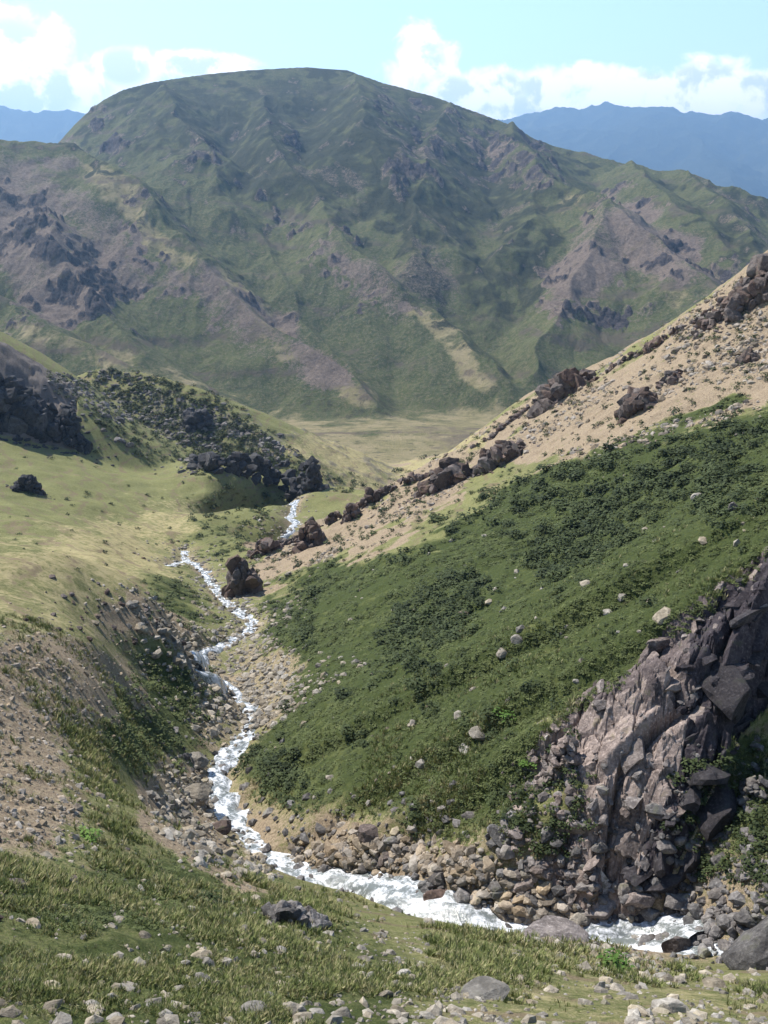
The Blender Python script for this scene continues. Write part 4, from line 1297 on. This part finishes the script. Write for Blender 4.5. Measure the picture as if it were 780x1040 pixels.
BZ = [
 (slope_scrub * (dark_patches * 2.2 + .10 * (clumps > .15)) * (px1 > 230), 800, 6, 15, M_BUSH, 'dark bushes on the right slope', 'dark green bush in the scrub of the right slope'),
 (pxmask([(330,545),(400,500),(480,480),(540,475),(420,545),(300,610)], 8), 130, 3, 6, M_BUSH, 'bushes below the bare ridge', 'small dark bush just below the bare brown ridge'),
 (crest_z * .6 + pxmask([(420,475),(520,425),(600,380),(590,372),(500,420),(410,470)], 4), 420, 2.5, 6, M_BUSH, 'bushes on the bare ridge', 'small dark bush dotted on the bare brown ridge'),
 (C['scrub'] * (px1 > 100) * (px1 < 320) * (py1 > 480) * (py1 < 660) * (sd > 2.5), 230, 3, 7, M_BUSH, 'bushes on the valley floor by the stream', 'low dark bush on the valley floor beside the upper stream'),
 (knoll_z + pxmask([(320,485),(400,490),(420,475),(350,500)], 5), 900, 2.5, 5.5, M_BUSH, 'bushes on the knoll', 'dark bush among the rocks of the far knoll'),
 (pxmask([(0,380),(60,430),(130,470),(200,480),(180,560),(60,580),(0,560)], 12), 50, 2, 4.5, M_BUSH, 'bushes dotted over the left meadow', 'tiny dark bush alone on the pale left meadow'),
 (pxmask([(100,720),(150,670),(200,680),(225,720),(190,780),(110,770)], 10), 70, 5, 10, M_SCRUB, 'bushes on the left stream bank', 'green bush on the slope left of the stream'),
 (gully + under_cliff, 200, 6, 12, M_BUSH, 'bushes around the cliff', 'leafy green bush growing at the foot of the cliff'),
]
bc = []
for zi, (wgt, n, lo, hi, mt_, grp, lab) in enumerate(BZ):
    x, y, z, i, j = pick(wgt * (sd > 1.8) * (R1 < 520), n, g)
    rr = np.sqrt(x * x + y * y + z * z)
    p_ = g.uniform(lo, hi, n)
    px_, py_ = to_px(x, y, z)
    for k in range(n):
        bc.append((p_[k] * (0 < px_[k] < 780), zi, x[k], y[k], z[k], p_[k] / F * rr[k]))
order = sorted(range(len(bc)), key=lambda q: -bc[q][0])
single = set(order[:270])
shared = {}
sq_ = sorted(single)
WHAT = ['dark slope bush', 'small dark bush', 'small ridge bush', 'low valley bush', 'dark knoll bush', 'tiny meadow bush', 'green bank bush', 'leafy green bush']
pp = [to_px(bc[q][2], bc[q][3], bc[q][4]) for q in sq_]
LB = single_out([(float(pp[k][0]), float(pp[k][1]), bc[q][0]) for k, q in enumerate(sq_)], [WHAT[bc[q][1]] for q in sq_])
LB = {q: LB[k] for k, q in enumerate(sq_)}
for q in sorted(single):
    _, zi, x, y, z, s_ = bc[q]
    mt_, grp, lab = BZ[zi][4:]
    v = int(g.integers(0, len(BIG)))
    if (v, mt_.name) not in shared:
        shared[(v, mt_.name)] = merged('bush', [BIG[v]], np.zeros((1, 3)), np.ones(1), np.eye(3)[None], mt_)
    put('bush', shared[(v, mt_.name)], LB[q], 'bush', grp, None, (x, y, z - .1 * s_), (0, 0, g.uniform(0, 6.28)), (s_, s_ * g.uniform(.8, 1.2), s_ * g.uniform(.8, 1.25)))
for mt_ in (M_BUSH, M_SCRUB):
    A = np.array([bc[q][2:6] for q in range(len(bc)) if q not in single and BZ[bc[q][1]][4] is mt_])
    n = len(A)
    me = merged('far_bushes', SMALL, A[:, :3], np.stack([A[:, 3], A[:, 3], A[:, 3] * 1.1], 1), rot_rand(g, n, .1), mt_, g.uniform(0, 1, n))
    put('bush_thicket', me, kind='stuff')

for (px_, py_, w_, lab) in ((88, 850, 16, 'bright yellow green cushion plant on the left slope'), (515, 727, 14, 'bright green bush in the middle of the dark slope'),
                            (620, 985, 22, 'fresh green bush on the near bank below the slab'), (535, 775, 12, 'rusty green bush beside the leaning rocks left of the cliff'),
                            (212, 918, 18, 'dark leafy bush in the left foreground grass')):
    x, y = hit(px_, py_); z = float(ground_z(x, y)); s_ = w_ / F * math.sqrt(x * x + y * y + z * z)
    me = merged('bush', [leaf_clump(int(px_), 260, .10)], np.zeros((1, 3)), np.ones(1) * s_, np.eye(3)[None], M_BUSH if px_ == 212 else M_BRIGHT)
    put('bush', me, lab, 'bush', None, None, (x, y, z - .05), None, (1, 1, .8))


# ------------------------------------------------------------------ grass
def tuft(seed, n=9):
    g = np.random.default_rng(seed)
    V, Fq = [], []
    for k in range(n):
        a = g.uniform(0, 6.28); r0 = g.uniform(0, .3); lean = g.uniform(.1, .7); h = g.uniform(.5, 1.0); w = .045
        b = np.array([math.cos(a) * r0, math.sin(a) * r0, 0]); dd = np.array([math.cos(a), math.sin(a), 0]); sd_ = np.array([-dd[1], dd[0], 0])
        m_ = b + dd * lean * .35 * h + np.array([0, 0, h * .6]); t_ = b + dd * lean * h + np.array([0, 0, h])
        q = len(V)
        V += [b - sd_ * w, b + sd_ * w, m_ + sd_ * w * .8, m_ - sd_ * w * .8, t_]
        Fq += [[q, q + 1, q + 2], [q, q + 2, q + 3], [q + 3, q + 2, q + 4]]
    return np.array(V), np.array(Fq)


def grass_material():
    m, N, P = principled('grass blades')
    at = N.n('ShaderNodeAttribute', attribute_name='tint')
    gp = N.n('ShaderNodeNewGeometry')
    n1 = N.noise(gp.outputs['Position'], 0.3, 5, 0.65)
    t = N.m('ADD', N.m('MULTIPLY', at.outputs['Fac'], .55), N.m('MULTIPLY', n1, .6))
    c = N.mix(N.ramp(t, .2, .55), (0.085, 0.115, 0.032), (0.185, 0.21, 0.068))
    c = N.mix(N.ramp(t, .55, .8), c, (0.36, 0.32, 0.17))
    N.link(c, P.inputs['Base Color'])
    P.inputs['Roughness'].default_value = 0.7
    P.inputs['Specular IOR Level'].default_value = 0.2
    return m


M_GRASS = grass_material()
TUFTS = [tuft(900 + k) for k in range(10)]
g = np.random.default_rng(77)
patch = fbm(X1, Y1, 3.0, 4, 301, 0.6)
wg = (sd > 2.2) * (R1 < 62) * (1 - .85 * np.clip(C['dirt'] * 1.3, 0, 1)) * (1 - np.clip(C['rock'] * 2, 0, 1)) * sstep(-.35, .45, patch)
wg = wg * (.25 + sstep(-.1, .3, patch)) * np.where((px1 > 300) & (py1 < 890), 0.15, 1)
n = 46000
x, y, z, i, j = pick(wg, n, g)
rr = np.sqrt(x * x + y * y + z * z)
s_ = g.uniform(.05, .20, n) * np.clip(rr / 24, .8, 1.5) * (1 + 1.0 * patch[i, j])
me = merged('grass', TUFTS, np.stack([x, y, z - .02], 1), np.stack([s_ * 1.1, s_ * 1.1, s_ * g.uniform(.6, 1.2, n)], 1), rot_rand(g, n, .15), M_GRASS, g.uniform(0, 1, n) )
put('grass', me, kind='stuff')


# ------------------------------------------------------------------ the stream
def water_material():
    m, N, P = principled('white water')
    uv = N.n('ShaderNodeAttribute', attribute_name='flow')
    vec = uv.outputs['Vector']
    geo_ = N.n('ShaderNodeNewGeometry')
    n1 = N.noise(vec, 1.1, 6, 0.65, 0.6)
    n2 = N.noise(geo_.outputs['Position'], 5, 5, 0.7, 0.5)
    sp = N.n('ShaderNodeSeparateXYZ'); N.link(vec, sp.inputs[0])
    f = N.m('ADD', N.m('MULTIPLY', n1, .68), N.m('MULTIPLY', n2, .32))
    foam = N.ramp(f, 0.43, 0.60)
    col = N.mix(foam, (0.14, 0.155, 0.15), (0.70, 0.715, 0.75))
    N.link(col, P.inputs['Base Color'])
    N.link(N.m('ADD', 0.12, N.m('MULTIPLY', foam, 0.5)), P.inputs['Roughness'])
    bp = N.n('ShaderNodeBump'); bp.inputs['Strength'].default_value = 0.7; bp.inputs['Distance'].default_value = 0.15
    N.link(f, bp.inputs['Height']); N.link(bp.outputs[0], P.inputs['Normal'])
    return m


M_WATER = water_material()
V, Fq, FL = [], [], []
for si, P_ in enumerate(STRANDS):
    n = len(P_)
    rr = np.hypot(P_[:, 0], P_[:, 1])
    half = np.interp(rr, [30, 45, 60, 80, 120, 200, 300], [1.4, 1.7, 1.5, 1.4, 1.2, 1.6, 2.6]) * (1 + .4 * vnoise(np.arange(n) * .35, np.zeros(n), 9 + si))
    if si in (1,): half *= .72
    zc = ground_z(P_[:, 0], P_[:, 1])
    for _ in range(6): zc[1:-1] = .25 * zc[:-2] + .5 * zc[1:-1] + .25 * zc[2:]
    d = np.gradient(P_, axis=0); d /= np.linalg.norm(d, axis=1)[:, None] + 1e-9
    nx, ny = -d[:, 1], d[:, 0]
    M_ = 11
    b0 = len(V)
    for k in range(n):
        for q in range(M_):
            u = (q / (M_ - 1)) * 2 - 1
            X_ = P_[k, 0] + nx[k] * u * half[k]; Y_ = P_[k, 1] + ny[k] * u * half[k]
            nz = float(vnoise(np.array([X_ * 1.7]), np.array([Y_ * 1.7]), 5)[0]) + .5 * float(vnoise(np.array([X_ * 4]), np.array([Y_ * 4]), 6)[0])
            zz = (zc[k] + .20 + .12 * nz) * (1 - u ** 4) + (float(ground_z(X_, Y_)) - .06 + .10 * nz) * u ** 4
            V.append((X_, Y_, zz)); FL.append((u * half[k] * 1.6, k * .7 * .8, si * 7))
    for k in range(n - 1):
        for q in range(M_ - 1):
            a = b0 + k * M_ + q
            Fq.append((a, a + 1, a + M_ + 1, a + M_))
me = bpy.data.meshes.new('stream')
me.from_pydata(V, [], Fq)
me.polygons.foreach_set('use_smooth', np.ones(len(Fq), bool))
a = me.attributes.new('flow', 'FLOAT_VECTOR', 'POINT'); a.data.foreach_set('vector', np.array(FL, np.float32).ravel())
me.materials.append(M_WATER)
put('stream', me, kind='structure')
